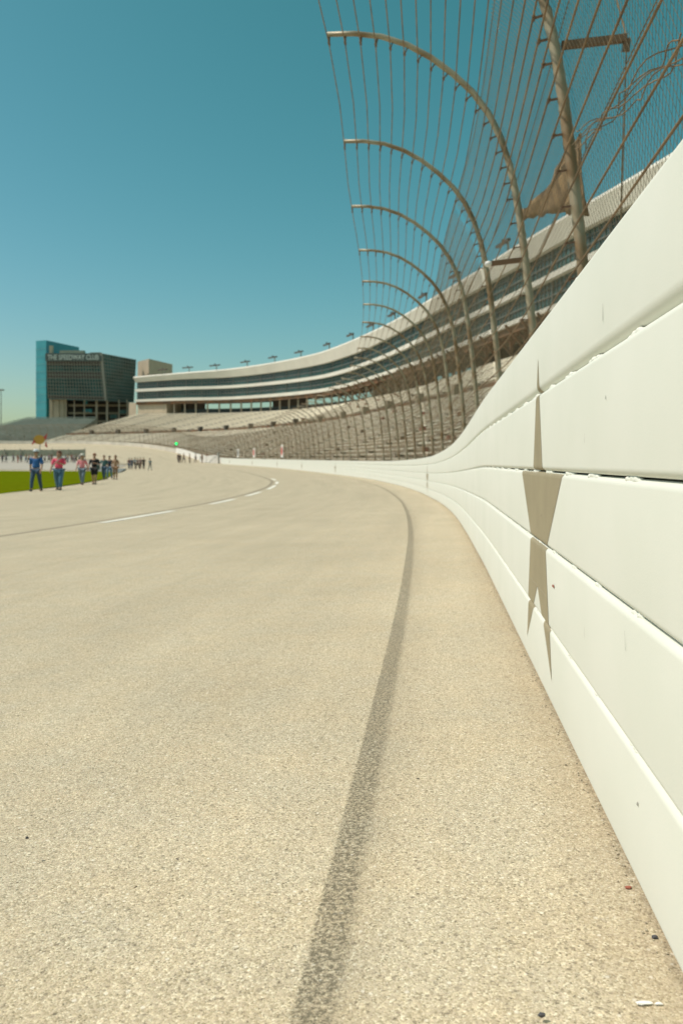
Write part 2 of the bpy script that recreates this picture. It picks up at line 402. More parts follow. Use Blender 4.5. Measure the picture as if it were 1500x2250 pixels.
# ------------------------------------------------------------------ energy absorbing barrier
TZ = [0.0, 0.190, 0.394, 0.597, 0.818, 1.016]; SB = 146.0
st_near = [-5+0.25*k for k in range(0, 120)]; st_far = [25+1.5*k for k in range(0, int((SB-25)/1.5)+1)]
stB = st_near+st_far
HG = [0.0, 0.0007, 0.0009, 0.0016, 0.0010, 0.0]
RC = 0.013
def tube_profile(k, r=RC, depth=0.2):
    rb = 0.024 if k == 4 else r
    z1 = TZ[k+1]-HG[k+1]; z0 = TZ[k]+HG[k]; pts = []
    for cx, cz, a0, q in ((-r, z1-r, 0, r), (-depth+r, z1-r, 90, r), (-depth+r, z0+r, 180, r), (-rb, z0+rb, 270, rb)):
        for k in range(7):
            a = math.radians(a0+15*k); pts.append((cx+q*math.cos(a), cz+q*math.sin(a)))
    return pts
barrier = empty('safety_barrier', (nearX(0), 0, zb(0)), 'long white steel tube racetrack barrier with tan painted stars, in the foreground right', 'barrier')
def on_wall(s, n, z):
    q = wall(s, n); return Vector((q.x, q.y, zb(s)+z))
for k in range(5):
    mb = MB(); pr = tube_profile(k)
    off = (0.0, 0.0015, -0.001, 0.001, 0.0)[k]
    mb.quadstrip([[on_wall(s, n+off, z) for n, z in pr] for s in stB], True, True)
    mb.build('barrier_tube', M['paint'], barrier, True)
mb = MB(); mb.quadstrip([[on_wall(s, -0.21, z) for z in (0.0, 1.0)]+[on_wall(s, -0.26, z) for z in (1.0, 0.0)] for s in stB], True, True)
mb.build('void_shade_sheet', M['void'], barrier)  # added dark sheet, coloured as the unlit void seen through the seams
# welds joining neighbouring tubes
for k in range(1, 5):
    s = 0.95; mbf = MB()
    while s < 26:
        step = 0.295 if k != 3 else 0.30
        ln = random.uniform(.034, .046) if k in (4, 3) else random.uniform(.014, .026)
        mb = MB() if s < 7.5 else mbf
        nb = 6
        for j in range(nb):
            f = (j-(nb-1)/2)/((nb-1)/2)
            c_ = on_wall(s+f*ln, -0.010+random.uniform(-.0015, .0015), TZ[k]-.003+random.uniform(-.0015, .0015))
            rr_ = random.uniform(.0065, .009)*(1-0.25*f*f)
            mb.ball(c_, (0.006, ln*.42, rr_), 7, 5)
        if s < 7.5: mb.build('weld_bead', M['paint'], barrier, True)
        s += step*random.uniform(.93, 1.07)
    mbf.build('weld_beads', M['paint'], barrier, True)['kind'] = 'stuff'
# painted five pointed stars following the tube faces
def star_poly(R):
    pts = []
    for i in range(10):
        a = math.radians(90+36*i); r = R if i % 2 == 0 else R*0.382
        pts.append((r*math.cos(a), r*math.sin(a)))
    return pts
def star_spans(poly, z):
    xs_ = []
    for (x0, z0), (x1, z1) in zip(poly, poly[1:]+poly[:1]):
        if (z0 <= z < z1) or (z1 <= z < z0): xs_.append(x0+(x1-x0)*(z-z0)/(z1-z0))
    xs_.sort(); return list(zip(xs_[::2], xs_[1::2]))
SP = star_poly(0.472); ZC = 0.447
crit = sorted(set(round(p_[1]+ZC, 5) for p_ in SP))
def face_n(z):           # outward offset of the tube face at height z
    k = max(i for i in range(5) if z >= TZ[i]-1e-9 or i == 0); r = RC
    off = (0.0, 0.0015, -0.001, 0.001, 0.0)[k]
    if k == 4 and z-TZ[4] < .05: r = 0.024
    e = min(z-TZ[k]-HG[k], TZ[k+1]-HG[k+1]-z)
    if e >= r: return off
    if e < 0: e = 0
    return off-r+math.sqrt(max(0, r*r-(r-e)**2))
star_s = [2.37+19.2*i for i in range(8)]
for c_s in star_s:
    mb = MB(); near = c_s < 10
    zs = set(); [zs.update((c0-2e-4, c0+2e-4)) for c0 in crit]
    for k in range(5):
        for e in ((0.0022, 0.0028, 0.004, 0.007, 0.0095, 0.0142, 0.0185, 0.0255) if near else (0.004, 0.0235)):
            zs.add(TZ[k]+e); zs.add(TZ[k+1]-e)
    zs = sorted(z for z in zs if crit[0] < z < crit[-1])
    for za, zb_ in zip(zs, zs[1:]):
        if zb_-za < 1e-6: continue
        if any(abs(za-(TZ[k]-0.0022)) < 3e-4 for k in range(1, 5)) and zb_-za < 0.006: continue
        sa = star_spans(SP, za-ZC); sb = star_spans(SP, zb_-ZC)
        if len(sa) != len(sb): continue
        for (a0, a1), (b0, b1) in zip(sa, sb):
            nn = 4
            ra = [on_wall(c_s+a0+(a1-a0)*i/nn, face_n(za)+0.0008, za) for i in range(nn+1)]
            rb = [on_wall(c_s+b0+(b1-b0)*i/nn, face_n(zb_)+0.0008, zb_) for i in range(nn+1)]
            mb.quadstrip([ra, rb])
    mb.build('painted_star', M['star'], barrier)
# scuffs on the paint
mb = MB()
for (s, z, l, wd, sl) in ((1.62, .66, .018, .0012, 0.1), (1.27, .33, .03, .0012, .2), (1.45, .87, .03, .0025, .0), (1.62, .275, .025, .001, 0), (2.25, .335, .05, .0014, .5), (2.2, .29, .03, .0014, .6), (2.12, .22, .02, .001, .3), (1.42, .73, .006, .005, 0), (1.2, .12, .006, .006, 0), (2.3, .47, .006, .006, 0), (3.4, .7, .04, .002, .2), (4.4, .5, .05, .002, .2)):
    n0 = face_n(z)+0.0016
    mb.quadstrip([[on_wall(s, n0, z), on_wall(s+wd, n0, z)], [on_wall(s+sl*l, n0, z+l), on_wall(s+sl*l+wd*.4, n0, z+l)]])
mb.build('scuff_marks', M['scratch'], barrier)
mb = MB(); mb.quadstrip([[on_wall(2.03, face_n(.31)+.0016, .31), on_wall(2.07, face_n(.31)+.0016, .31)], [on_wall(2.035, face_n(.318)+.0016, .318), on_wall(2.06, face_n(.318)+.0016, .316)]])
mb.build('scuff_marks', M['redscuff'], barrier)
# small lug on the barrier's top edge
mb = MB(); mb.box(on_wall(1.76, -0.02, 1.018), (0.014, 0.03, 0.006), -.11); mb.ball(on_wall(1.80, -0.015, 1.019), (0.006, .010, .006)); mb.tube([on_wall(1.78, -.03, 1.02), on_wall(1.71, -.035, 1.032), on_wall(1.66, -.04, 1.018)], .003)
mb.build('top_lug', M['paint'], barrier, True)
# concrete wall behind the tubes and on around the far turn
cw = empty('concrete_wall', (*wall(0, -0.66), zb(0)), 'white painted concrete outer wall running behind the barrier and round the banked turn', 'wall')
mb = MB(); sts = [-20+2*k for k in range(int((SEND+20)/2))]
mb.quadstrip([[on_wall(s, n, z) for n, z in ((-.62, -.3), (-.62, .98), (-.98, .98), (-.98, -.3))] for s in sts if s <= 151], True, True)
mb.build('wall_run', M['paint_far'], cw)
for s0_, s1_, hh, mm in ((157, 192, 1.1, M['paint_far']), (192, 999, .85, mat('weathered_wall', (.56, .53, .45), .7, var=.12, scale=.3))):
    mb = MB(); mb.quadstrip([[on_wall(s, n, z) for n, z in ((0, -.3), (0.0, hh), (-.35, hh), (-.35, -.3))] for s in [s0_]+[q for q in sts if s0_ < q < s1_]+([s1_] if s1_ < 900 else [])], True, True)
    mb.build('wall_run', mm, cw)

# ------------------------------------------------------------------ catch fence
prof = [(0, 0), (.05, 1.0), (.10, 1.97), (.18, 2.74), (.28, 3.50), (.38, 3.98), (.53, 4.38), (.72, 4.68), (.94, 4.91), (1.30, 5.19), (1.66, 5.37), (2.02, 5.45), (2.40, 5.465)]
prof = [(x, z*1.017) for x, z in prof]
PC = Curve(prof, 5)
PL = PC.L[-1]
def fence_pt(s, l, off=0.0):      # l = length along the post from its base; off = toward the track side
    p_ = PC.at(l); a = PC.at(l-.15); b = PC.at(l+.15); t_ = (b-a).normalized(); nrm = Vector((t_.y, -t_.x))
    q = p_+nrm*off
    w_ = wall(s, -(0.90-0.2*sst(9, 15, s))+q.x); return Vector((w_.x, w_.y, zb(s)+q.y))
fence = empty('catch_fence', (*wall(0, -.9), zb(0)), 'tall curved debris catch fence of steel posts, cables and wire mesh above the white wall', 'fence')
sp = 3.0
def arc_s(y):
    lo, hi = -20, 200
    for _ in range(40):
        m_ = (lo+hi)/2
        if wall(m_).y < y: lo = m_
        else: hi = m_
    return lo
s_first = arc_s(9.15)
clip_l = [PL-0.02-0.185*i for i in range(18)]
last = clip_l[-1]
while last > 1.0: last -= 0.27; clip_l.append(last)
nposts = int((SEND-s_first)/sp)+4
nposts = min(nposts, 99)
for i in range(nposts):
    s = s_first+sp*(i-3)
    far = i > 14
    mb = MB(); n = 9 if far else 22
    pts = [fence_pt(s, PL*k/n) for k in range(n+1)]
    rad = [0.044-0.017*(max(0, k/n-0.45)/0.55) for k in range(n+1)]
    mb.tube(pts, rad, 5 if far else 12)
    post = mb.build('fence_post', M['galv'], fence, True)
    if i < 26:
        mb = MB()
        for l in clip_l:
            a = fence_pt(s, l, 0.03); b = fence_pt(s, l, 0.105)
            if 2 <= i <= 4: mb = MB()
            mb.bar(a, b, 0.024, 0.010)
            if i < 12: mb.tube([b+Vector((-.004, -.03, 0)), b+Vector((.004, .03, 0))], .014, 6)
            if 2 <= i <= 4: mb.build('cable_clip', M['clip'], post)
        if not 2 <= i <= 4: mb.build('cable_clips', M['clip'], post)['kind'] = 'stuff'
cs = [s_first-3*sp+sp*k for k in range(nposts)]
for j, l in enumerate(clip_l):
    mb = MB(); pts = []; rad = []
    for k, s in enumerate(cs):
        pts.append(fence_pt(s, l, 0.11)); rad.append((0.0076 if l < 4.3 else 0.0062) if s < 60 else 0.008)
        if k < 14 and k < len(cs)-1:
            mid = fence_pt(s+sp/2, l, 0.11); mid.z -= 0.012*random.random(); pts.append(mid); rad.append(0.0076 if l < 4.3 else 0.0062)
    mb.tube(pts, rad, 6 if True else 4)
    mb.build('cable', M['cable'], fence, True)
# wire mesh carried on the outer side of the posts: crossing strands
mb = MB(); ML = 4.9
def strands(s0, s1, gap, r, nseg, l0=0.9, sides=3, offp=-0.075):
    H = ML-l0; run = H*0.62
    k = 0; s = s0-run
    while s < s1:
        for sg in (1, -1):
            pts = []
            for q in range(nseg+1):
                f = q/nseg; ss_ = s+run*(f if sg > 0 else 1-f)
                if ss_ < s0 or ss_ > s1: continue
                pts.append(fence_pt(ss_, l0+H*f, offp+0.004*sg))
            if len(pts) > 1: mb.tube(pts, r, sides, False)
        s += gap; k += 1
strands(-6, 13, 0.065, 0.0015, 12)
strands(13, 30, 0.085, 0.0021, 9)
mb.build('wire_mesh', M['mesh'], fence)
mb = MB(); strands(30, 90, 0.16, 0.0042, 7); strands(90, min(SEND-4, 300), 0.32, 0.009, 6)
mb.build('wire_mesh', M['mesh'], fence)
# horizontal tension wires holding the mesh
mb = MB()
for l in (1.0, 2.0, 2.9, 3.9, 4.88):
    mb.tube([fence_pt(s, l, -0.085) for s in [-6+1.5*k for k in range(60)]], 0.004, 4)
mb.build('tension_wires', M['cable'], fence)
# brackets and lamps fixed to posts
def bracket(i, l, length, lamp=True):
    s = s_first+sp*(i-3); a = fence_pt(s, l, -0.05); o_ = W.out(s+S0); e = a+Vector((o_.x, o_.y, 0.06))*length
    br = MB(); br.bar(a, e, 0.05, 0.05); b = br.build('fence_bracket', M['rust'], fence)
    mb = MB(); mb.bar(e, e+Vector((0, .02, -.09)), .05, .03); mb.build('bracket_foot', M['clip'], b)
    mb = MB(); mb.tube([e, e+Vector((-.05, .3, .75))], .006, 5); mb.tube([e, e+Vector((-.02, .1, -1.6))], .006, 5); mb.build('guy_wire', M['cable'], b)
bracket(2, 3.75, 0.47)
bracket(1, 2.6, 0.8)
def arm_lamp(i, l, length):
    s = s_first+sp*(i-3); a = fence_pt(s, l, 0.0); o_ = W.out(s+S0); e = a-Vector((o_.x, o_.y, 0.10))*length
    mb = MB(); mb.bar(a, e, 0.05); b = mb.build('fence_bracket', M['rust'], fence)
    mb = MB(); mb.ball(e, (.045, .05, .035)); mb.build('lamp_head', M['white'], b, True)
arm_lamp(3, 2.95, 0.40)
# tattered tarpaulin caught between posts 
ps = s_first+sp*0.0
mb = MB(); base = fence_pt(s_first-sp+1.9, 3.1, -0.11)
def tarp_pt(u_, v_, off=0):
    # u along the fence (metres), v up the post
    return fence_pt(s_first-sp+u_, v_, -0.12+off)
random.seed(3)
top = []; 
rows = []
for k in range(15):
    f = k/14.0
    c0 = 2.86+0.78*f; hw = 0.25*(1-f)**1.9+0.055
    up = c0+hw*(1.0 if f < .35 else .7)+0.03*random.random(); lo = c0-hw-0.05*random.random()
    rows.append([tarp_pt(0.22+3.5*f, lo+(up-lo)*q/4.0, 0.02*math.sin(5*f*3+q)) for q in range(5)])
back = [[p_+Vector((.012, .0, 0)) for p_ in r] for r in rows]
for r, b in zip(rows, back): r.extend(b[::-1])
mb.quadstrip(rows, True, True)
o = mb.build('tattered_tarp', M['tarp'], None, True); tag(o, 'ragged brown tarpaulin caught in the catch fence beside the nearest post', 'tarpaulin')
# loose coil of wire hanging on the near bay
random.seed(5); mb = MB()
for q in range(5):
    pts = []; o1, o2, o3 = (random.uniform(-.05, .05) for _ in range(3))
    for k in range(24):
        f = k/23.0
        pts.append(fence_pt(3.6+2.4*f+o1, 2.42+0.5*f+0.035*math.sin(7*f+q*2.3)+0.02*math.sin(23*f+q)+o2*(0.6+f), -0.03+0.05*math.cos(11*f+q)))
    mb.tube(pts, 0.0038, 5)
o = mb.build('wire_bundle', M['cable'], None, True); tag(o, 'tangled bundle of loose brown wire hung on the fence above the near barrier', 'wire')

# ------------------------------------------------------------------ grandstand and suites
# u, roof, fascia bottom, glass1 bottom, band bottom, glass2 bottom, slab bottom, stand top
B = [(297, 828, 840, 855, 861, 878, 883, 913), (400, 819, 833, 850, 856, 874, 880, 912), (500, 811, 829, 847, 853, 872, 878, 911), (600, 797, 818, 838, 845, 865, 872, 907),
     (700, 776, 801, 825, 832, 855, 862, 899), (760, 755, 783, 810, 818, 843, 850, 890), (800, 738, 768, 796, 803, 831, 838, 881), (850, 715, 743, 776, 784, 815, 822, 872),
     (900, 688, 716, 752, 761, 797, 805, 861), (950, 658, 688, 728, 738, 780, 789, 846), (1000, 628, 661, 704, 714, 757, 766, 830), (1050, 598, 634, 681, 692, 736, 746, 812),
     (1100, 566, 606, 656, 667, 714, 723, 797), (1150, 535, 577, 630, 641, 693, 703, 783), (1200, 505, 549, 605, 617, 676, 686, 768), (1280, 457, 502, 562, 576, 643, 654, 743)]
bst = []
for r in B:
    Y = 54000/(VH-r[1]); bst.append((Vector(((r[0]-750)*Y/FPX, Y)), [(VH-v)*Y/FPX+CAMZ for v in r[1:]]))
zl = [30+CAMZ, 27.4+CAMZ, 24.2+CAMZ, 23.5+CAMZ, 20+CAMZ, 19.4+CAMZ, 14.7+CAMZ]
for X, Y in ((31.6, 84), (35.0, 69), (39.3, 50), (44, 30), (50, 4)): bst.append((Vector((X, Y)), zl))
bst = bst[::-1]                         # from the near right end to the far left end
BC = Curve([b[0] for b in bst], 10)
bl = [BC.L[min(i*10, len(BC.L)-1)] for i in range(len(bst))]
def bz(l, k): return interp([(a, b[1][k]) for a, b in zip(bl, bst)], l)
BEND = BC.L[-1]
bstn = [BEND*i/110.0 for i in range(111)]
_H = {l: [bz(l, k) for k in range(7)] for l in bstn}
for k in range(7):
    seq = [_H[l][k] for l in bstn]
    for _ in range(6): seq = [seq[0]]+[(seq[i-1]+2*seq[i]+seq[i+1])/4 for i in range(1, len(seq)-1)]+[seq[-1]]
    for l, z in zip(bstn, seq): _H[l][k] = z
def bh(l, k):
    x = l/BEND*110; i = max(0, min(109, int(x))); f = x-i
    return _H[bstn[i]][k]*(1-f)+_H[bstn[i+1]][k]*f
def bp(l, o=0.0, z=0.0):
    p_ = BC.at(l); n_ = BC.out(l); q = p_+n_*o; return (q.x, q.y, z)
suites = empty('suite_building', bp(BEND*0.4, 0, 15), 'long curved grandstand building with white roof fascia and two dark glass bands', 'building')
def sweep(name, m_, parent, f, ls=None, sm=False):
    mb = MB(); mb.quadstrip([f(l) for l in (ls or bstn)], True, True); return mb.build(name, m_, parent, sm)
sweep('roof', M['fascia'], suites, lambda l: [bp(l, 0, bh(l, 1)), bp(l, -.8, bh(l, 0)-.4), bp(l, -.6, bh(l, 0)), bp(l, 14, bh(l, 0)+.2), bp(l, 14, bh(l, 1))])
sweep('floor_band', M['fascia'], suites, lambda l: [bp(l, 0, bh(l, 3)), bp(l, 0, bh(l, 2)), bp(l, 3, bh(l, 2)), bp(l, 3, bh(l, 3))])
sweep('floor_band', M['fascia'], suites, lambda l: [bp(l, 0, bh(l, 5)), bp(l, 0, bh(l, 4)), bp(l, 3, bh(l, 4)), bp(l, 3, bh(l, 5))])
sweep('glass_band', M['glass'], suites, lambda l: [bp(l, .9, bh(l, 2)-.3), bp(l, .9, bh(l, 1)+.2), bp(l, 2.5, bh(l, 1)+.2), bp(l, 2.5, bh(l, 2)-.3)])
sweep('glass_band', M['glass'], suites, lambda l: [bp(l, .9, bh(l, 4)-.3), bp(l, .9, bh(l, 3)+.2), bp(l, 2.5, bh(l, 3)+.2), bp(l, 2.5, bh(l, 4)-.3)])
sweep('rear_block', M['tandark'], suites, lambda l: [bp(l, 2.6, bh(l, 5)+.3), bp(l, 2.6, bh(l, 1)-.1), bp(l, 13.7, bh(l, 1)-.1), bp(l, 13.7, bh(l, 5)+.3)])
for (ka, kb) in ((1, 2), (3, 4)):
    mb = MB(); l = 1.0; k = 0
    while l < BEND-.5:
        a = bh(l, ka); b = bh(l, kb)
        q = bp(l, .82, 0); mb.bar((q[0], q[1], b), (q[0], q[1], a), 0.10 if k % 6 else 0.28)
        l += 1.15; k += 1
    rr = []
    for f0, hh in ((0.42, .16), (0.74, .08)):
        rows = [[bp(l, o_, bh(l, kb)*(1-f0)+bh(l, ka)*f0+dz) for o_, dz in ((.7, 0), (.7, hh), (.8, hh), (.8, 0))] for l in bstn]
        mb.quadstrip(rows, True, True)
    mb.build('mullions', M['pole_dark'], suites)
# underside structure: deck edge beam, columns, braces, concourse wall with openings to the sky
sweep('under_beam', M['rust'], suites, lambda l: [bp(l, .5, bh(l, 5)-1.0), bp(l, .5, bh(l, 5)-.003), bp(l, 1.1, bh(l, 5)-.003), bp(l, 1.1, bh(l, 5)-1.0)])
l = 4.0; k = 0
while l < BEND-2:
    a = bp(l, 1.5, bh(l, 6)-.5); b = bp(l, 1.5, bh(l, 5)-.5)
    mb = MB(); mb.bar(a, b, .5); col_ = mb.build('column', M['column'] if BC.at(l).y > 170 else M['rust'], suites)
    if BC.at(l).y < 215:
        mb = MB(); mb.bar(bp(l, 1.5, bh(l, 6)+1.2), bp(l, -1.6, bh(l, 5)-.3), .3); mb.bar(bp(l, 1.6, bh(l, 5)-2.4), bp(l+2.4, 1.6, bh(l, 5)-.8), .25)
        mb.bar(bp(l, 1.6, bh(l, 5)-2.4), bp(max(0.5, l-2.4), 1.6, bh(l, 5)-.8), .25); mb.build('brace', M['rust'], col_)
    l += 5.0; k += 1
def u_of(l):
    p_ = BC.at(l); return 750+FPX*p_.x/p_.y if p_.y > 0 else 5000
opening = [(428, 556), (628, 757), (880, 950), (1048, 1078), (1108, 1150), (1260, 1290)]
seg = []; cur = None
for l in bstn:
    u = u_of(l); op = any(a <= u <= b for a, b in opening)
    if cur and cur[0] == op: cur[1].append(l)
    else:
        if cur: cur[1].append(l)
        cur = (op, [l]); seg.append(cur)
for op, ls in seg:
    if len(ls) < 2: continue
    sweep('concourse_wall', M['bluewall'], suites, lambda l: [bp(l, 8, bh(l, 6)-2), bp(l, 8, bh(l, 6)+2.5), bp(l, 8.3, bh(l, 6)+2.5), bp(l, 8.3, bh(l, 6)-2)], ls)
    if not op: sweep('concourse_wall', M['frame_dark'], suites, lambda l: [bp(l, 8.02, bh(l, 6)+2.5), bp(l, 8.02, bh(l, 5)), bp(l, 8.3, bh(l, 5)), bp(l, 8.3, bh(l, 6)+2.5)], ls)
    else: sweep('concourse_wall', M['frame_dark'], suites, lambda l: [bp(l, 8.02, bh(l, 5)-.7), bp(l, 8.02, bh(l, 5)), bp(l, 8.3, bh(l, 5)), bp(l, 8.3, bh(l, 5)-.7)], ls)
ls = [l for l in bstn if u_of(l) < 372]
sweep('end_wall', M['tan'], suites, lambda l: [bp(l, 1.2, bh(l, 6)-3), bp(l, 1.2, bh(l, 5)), bp(l, 9, bh(l, 5)), bp(l, 9, bh(l, 6)-3)], ls)
# roof lamps
lamp_u = [355, 415, 480, 543, 605, 665, 720, 772, 820, 868, 935, 1010, 1110, 1230]
for k, u in enumerate(lamp_u):
    l = min(bstn, key=lambda q: abs(u_of(q)-u)); 
    b = bp(l, .2, bh(l, 0)); d = BC.out(l)
    r_ = MB(); r_.tube([b, (b[0], b[1], b[2]+1.7)], .16, 6)
    post = r_.build('floodlight', M['pole'], suites)
    mb = MB(); tdir = Vector((d.y, -d.x)); q = Vector((b[0], b[1], b[2]+1.5))
    mb.bar(q+Vector((tdir.x, tdir.y, 0))*2.2+Vector((-d.x, -d.y, 0))*.8, q-Vector((tdir.x, tdir.y, 0))*2.2+Vector((-d.x, -d.y, 0))*.8, .5, .35)
    mb.bar(q, q+Vector((-d.x*1.0, -d.y*1.0, .5)), .25)
    mb.build('lamp_bar', M['frame_dark'], post)
# ---- seating
stand = empty('grandstand', bp(BEND*0.4, -15, 5), 'large curved grandstand of pale bench rows behind the catch fence', 'grandstand')
def nearest_wall(p_):
    best = min(((wall(s).x-p_.x)**2+(wall(s).y-p_.y)**2, s) for s in [k*1.0 for k in range(-28, int(SEND)-4)])
    return best[1]
fs = [nearest_wall(BC.at(l)) for l in bstn]
for i in range(1, len(fs)): fs[i] = max(fs[i], fs[i-1])
for _ in range(20): fs = [fs[0]]+[(fs[i-1]+fs[i]*2+fs[i+1])/4 for i in range(1, len(fs)-1)]+[fs[-1]]
NR = 40; KW = 21
def stand_pt(i, t_, z=None):
    l = bstn[i]; a = on_wall(fs[i], -4.2, 0.6); b = Vector(bp(l, 1.0, bh(l, 6)))
    # walkway break at KW rows
    tw_ = max(.2, min(.72, (9.4-a.z)/(b.z-a.z))); kf = KW/NR
    tt = t_/kf*tw_ if t_ < kf else tw_+(t_-kf)/(1-kf)*(1-tw_)
    return a.lerp(b, tt)
def row_xy(i, t_, z):
    q = stand_pt(i, t_); return (q.x, q.y, z)
rows = []
for i in range(len(bstn)):
    r = []; z0 = stand_pt(i, 0).z; z1 = stand_pt(i, 1).z
    r.append(row_xy(i, 0, 0.0)); zc = z0
    for k in range(NR):
        z = stand_pt(i, (k+.5)/NR).z
        if k >= KW: z += 0.35
        r.append(row_xy(i, k/NR, z)); r.append(row_xy(i, (k+1)/NR, z))
    r.append(row_xy(i, 1.02, z1)); r.append(row_xy(i, 1.25, z1)); r.append(row_xy(i, 1.25, 0))
    rows.append(r)
mb = MB(); mb.quadstrip(rows); mb.build('terrace', M['terrace'], stand)
for k in range(NR):
    if k in (KW, KW-1): continue
    mb = MB(); rows = []
    for i in range(len(bstn)):
        z0 = stand_pt(i, 0).z; z1 = stand_pt(i, 1).z; z = stand_pt(i, (k+.5)/NR).z+(0.35 if k >= KW else 0)
        ta = (k+.30)/NR; tb = (k+.78)/NR
        rows.append([row_xy(i, ta, z+.28), row_xy(i, ta, z+.42), row_xy(i, tb, z+.42), row_xy(i, tb, z+.28)])
    mb.quadstrip(rows, True, True)
    mb.build('bench_row', M['bench_bright'] if k >= KW else M['bench'], stand)
# dark stair aisles and doorways onto the walkway
for i in range(3, 110, 5):
    mb = MB()
    for k in range(NR):
        z0 = stand_pt(i, 0).z; z1 = stand_pt(i, 1).z; z = stand_pt(i, (k+.5)/NR).z+(0.35 if k >= KW else 0)
        a = Vector(row_xy(i, (k+.2)/NR, z+.24)); b = Vector(row_xy(i, (k+.85)/NR, z+.24))
        mb.bar(a, b, 1.0, .42)
    mb.build('stair_aisle', M['concrete'], stand)
for i in range(5, 110, 5):
    z0 = stand_pt(i, 0).z; z1 = stand_pt(i, 1).z; z = stand_pt(i, (KW-.5)/NR).z
    c0 = Vector(row_xy(i, (KW-.2)/NR, z+.9)); n_ = BC.out(bstn[i])
    mb = MB(); mb.box(c0, (1.0, 1.1, 1.4), math.atan2(n_.y, n_.x)); mb.build('doorway', M['frame_dark'] if i > 62 else M['tandark'], stand)
rows = []
for i in range(len(bstn)):
    z0 = stand_pt(i, 0).z; z1 = stand_pt(i, 1).z; z = stand_pt(i, (KW-.5)/NR).z
    rows.append([row_xy(i, (KW-.1)/NR, z-.1), row_xy(i, (KW-.1)/NR, z+.8), row_xy(i, (KW+.05)/NR, z+.8), row_xy(i, (KW+.05)/NR, z-.1)])
mb = MB(); mb.quadstrip(rows, True, True); mb.build('walkway_wall', M['rust'], stand)
# scattered red, brown and blue seat covers / litter-like spectators' patches on the benches
random.seed(11)
seatcol = [mat('faded_red', (.30, .12, .08), .8), M['rust'], M['bluewall'], M['tandark']]
for c in range(2):
    mb = MB()
    for q in range(26):
        i = random.randint(8, 74); k = random.randint(1, NR-2)
        if k in (KW, KW-1): continue
        z0 = stand_pt(i, 0).z; z1 = stand_pt(i, 1).z; z = stand_pt(i, (k+.5)/NR).z+(0.35 if k >= KW else 0)
        mb.box(Vector(row_xy(i, (k+.6)/NR, z+.6)), (random.uniform(.3, .5), random.uniform(.4, 1.6), random.uniform(.25, .5)), random.uniform(-.3, .3))
    o = mb.build('seat_covers', seatcol[c], stand); o['kind'] = 'stuff'

# ------------------------------------------------------------------ club building
def PX(u, Y): return (u-750)*Y/FPX
def PZ(v, Y): return (VH-v)*Y/FPX+CAMZ
club = empty('club_building', (-90, 306, 1), 'dark glass club building with leaning facade and white rooftop lettering, far left', 'building')
TL = Vector((PX(103, 300), 300, PZ(777, 300))); TR = Vector((PX(223, 300), 300, PZ(777, 300)))
BL = Vector((PX(107, 306), 306, PZ(876, 306))); BR = Vector((PX(233, 305), 305, PZ(880, 305)))
UR = Vector((PX(298, 318), 318, PZ(791, 318))); LR = Vector((PX(293, 318), 318, PZ(884, 318)))
UL = Vector((PX(103, 318)-3, 322, TL.z)); LL = Vector((BL.x-2, 322, BL.z))
mb = MB(); mb.v = [tuple(x) for x in (BL, BR, LR, LL, TL, TR, UR, UL)]
mb.f = [(3, 2, 1, 0), (4, 5, 6, 7), (0, 1, 5, 4), (1, 2, 6, 5), (2, 3, 7, 6), (3, 0, 4, 7)]
gl = mb.build('glass_facade', M['clubglass'], club)
def bil(a, b, c_, d, u, v): return (a.lerp(b, u)).lerp(d.lerp(c_, u), v)
def grid(a, b, c_, d, nu, nv, th, out):
    mb = MB()
    for i in range(nu+1): mb.bar(bil(a, b, c_, d, i/nu, 0)+out, bil(a, b, c_, d, i/nu, 1)+out, th)
    for j in range(nv+1): mb.bar(bil(a, b, c_, d, 0, j/nv)+out*.9, bil(a, b, c_, d, 1, j/nv)+out*.9, th)
    return mb
grid(BL, BR, TR, TL, 20, 13, .22, Vector((0, -.25, 0))).build('mullions', M['mullion'], club)
grid(BR, LR, UR, TR, 13, 13, .22, Vector((.2, -.15, 0))).build('mullions', M['mullion'], club)
for v0, v1 in ((.0, .09), (.47, .60), (.74, .84)):
    mb = MB(); o_ = Vector((0, -.12, 0))
    mb.v = [tuple(bil(BL, BR, TR, TL, a, b)+o_*k) for k in (1, .3) for a, b in ((0, v0), (1, v0), (1, v1), (0, v1))]
    mb.f = [(0, 1, 2, 3), (7, 6, 5, 4), (0, 4, 5, 1), (1, 5, 6, 2), (2, 6, 7, 3), (3, 7, 4, 0)]
    mb.build('spandrel', M['brownband'], club)
mb = MB(); mb.bar(BR+Vector((.1, -.4, 0)), TR+Vector((.1, -.4, 0)), .9); mb.build('corner_trim', M['pole'], club)
mb = MB(); mb.bar(TL+Vector((-.3, -.5, -1.4)), TR+Vector((.3, -.5, -1.4)), .3, 2.9); mb.build('sign_panel', M['signback'], club)
cu = bpy.data.curves.new('lettering', 'FONT'); cu.body = 'THE SPEEDWAY CLUB'; cu.align_x = 'CENTER'; cu.size = 2.55; cu.extrude = .08
cu.offset = 0.03
to = bpy.data.objects.new('tmp_text', cu); C.objects.link(to); bpy.context.view_layer.update()
me = bpy.data.meshes.new_from_object(to.evaluated_get(bpy.context.evaluated_depsgraph_get())); bpy.data.objects.remove(to)
wdt = max(v.co.x for v in me.vertices)-min(v.co.x for v in me.vertices)
sc = ((TR.x-TL.x)*0.93)/wdt
me.transform(Matrix.Translation(((TL.x+TR.x)/2, 299.2, TL.z-2.3)) @ Matrix.Rotation(math.radians(90), 4, 'X') @ Matrix.Diagonal((sc, 1, 1, 1)))
me.materials.append(M['sign']); lt = bpy.data.objects.new('sign_lettering', me); C.objects.link(lt); lt.parent = club; lt.matrix_parent_inverse = Matrix.Translation(-Vector(club.location))
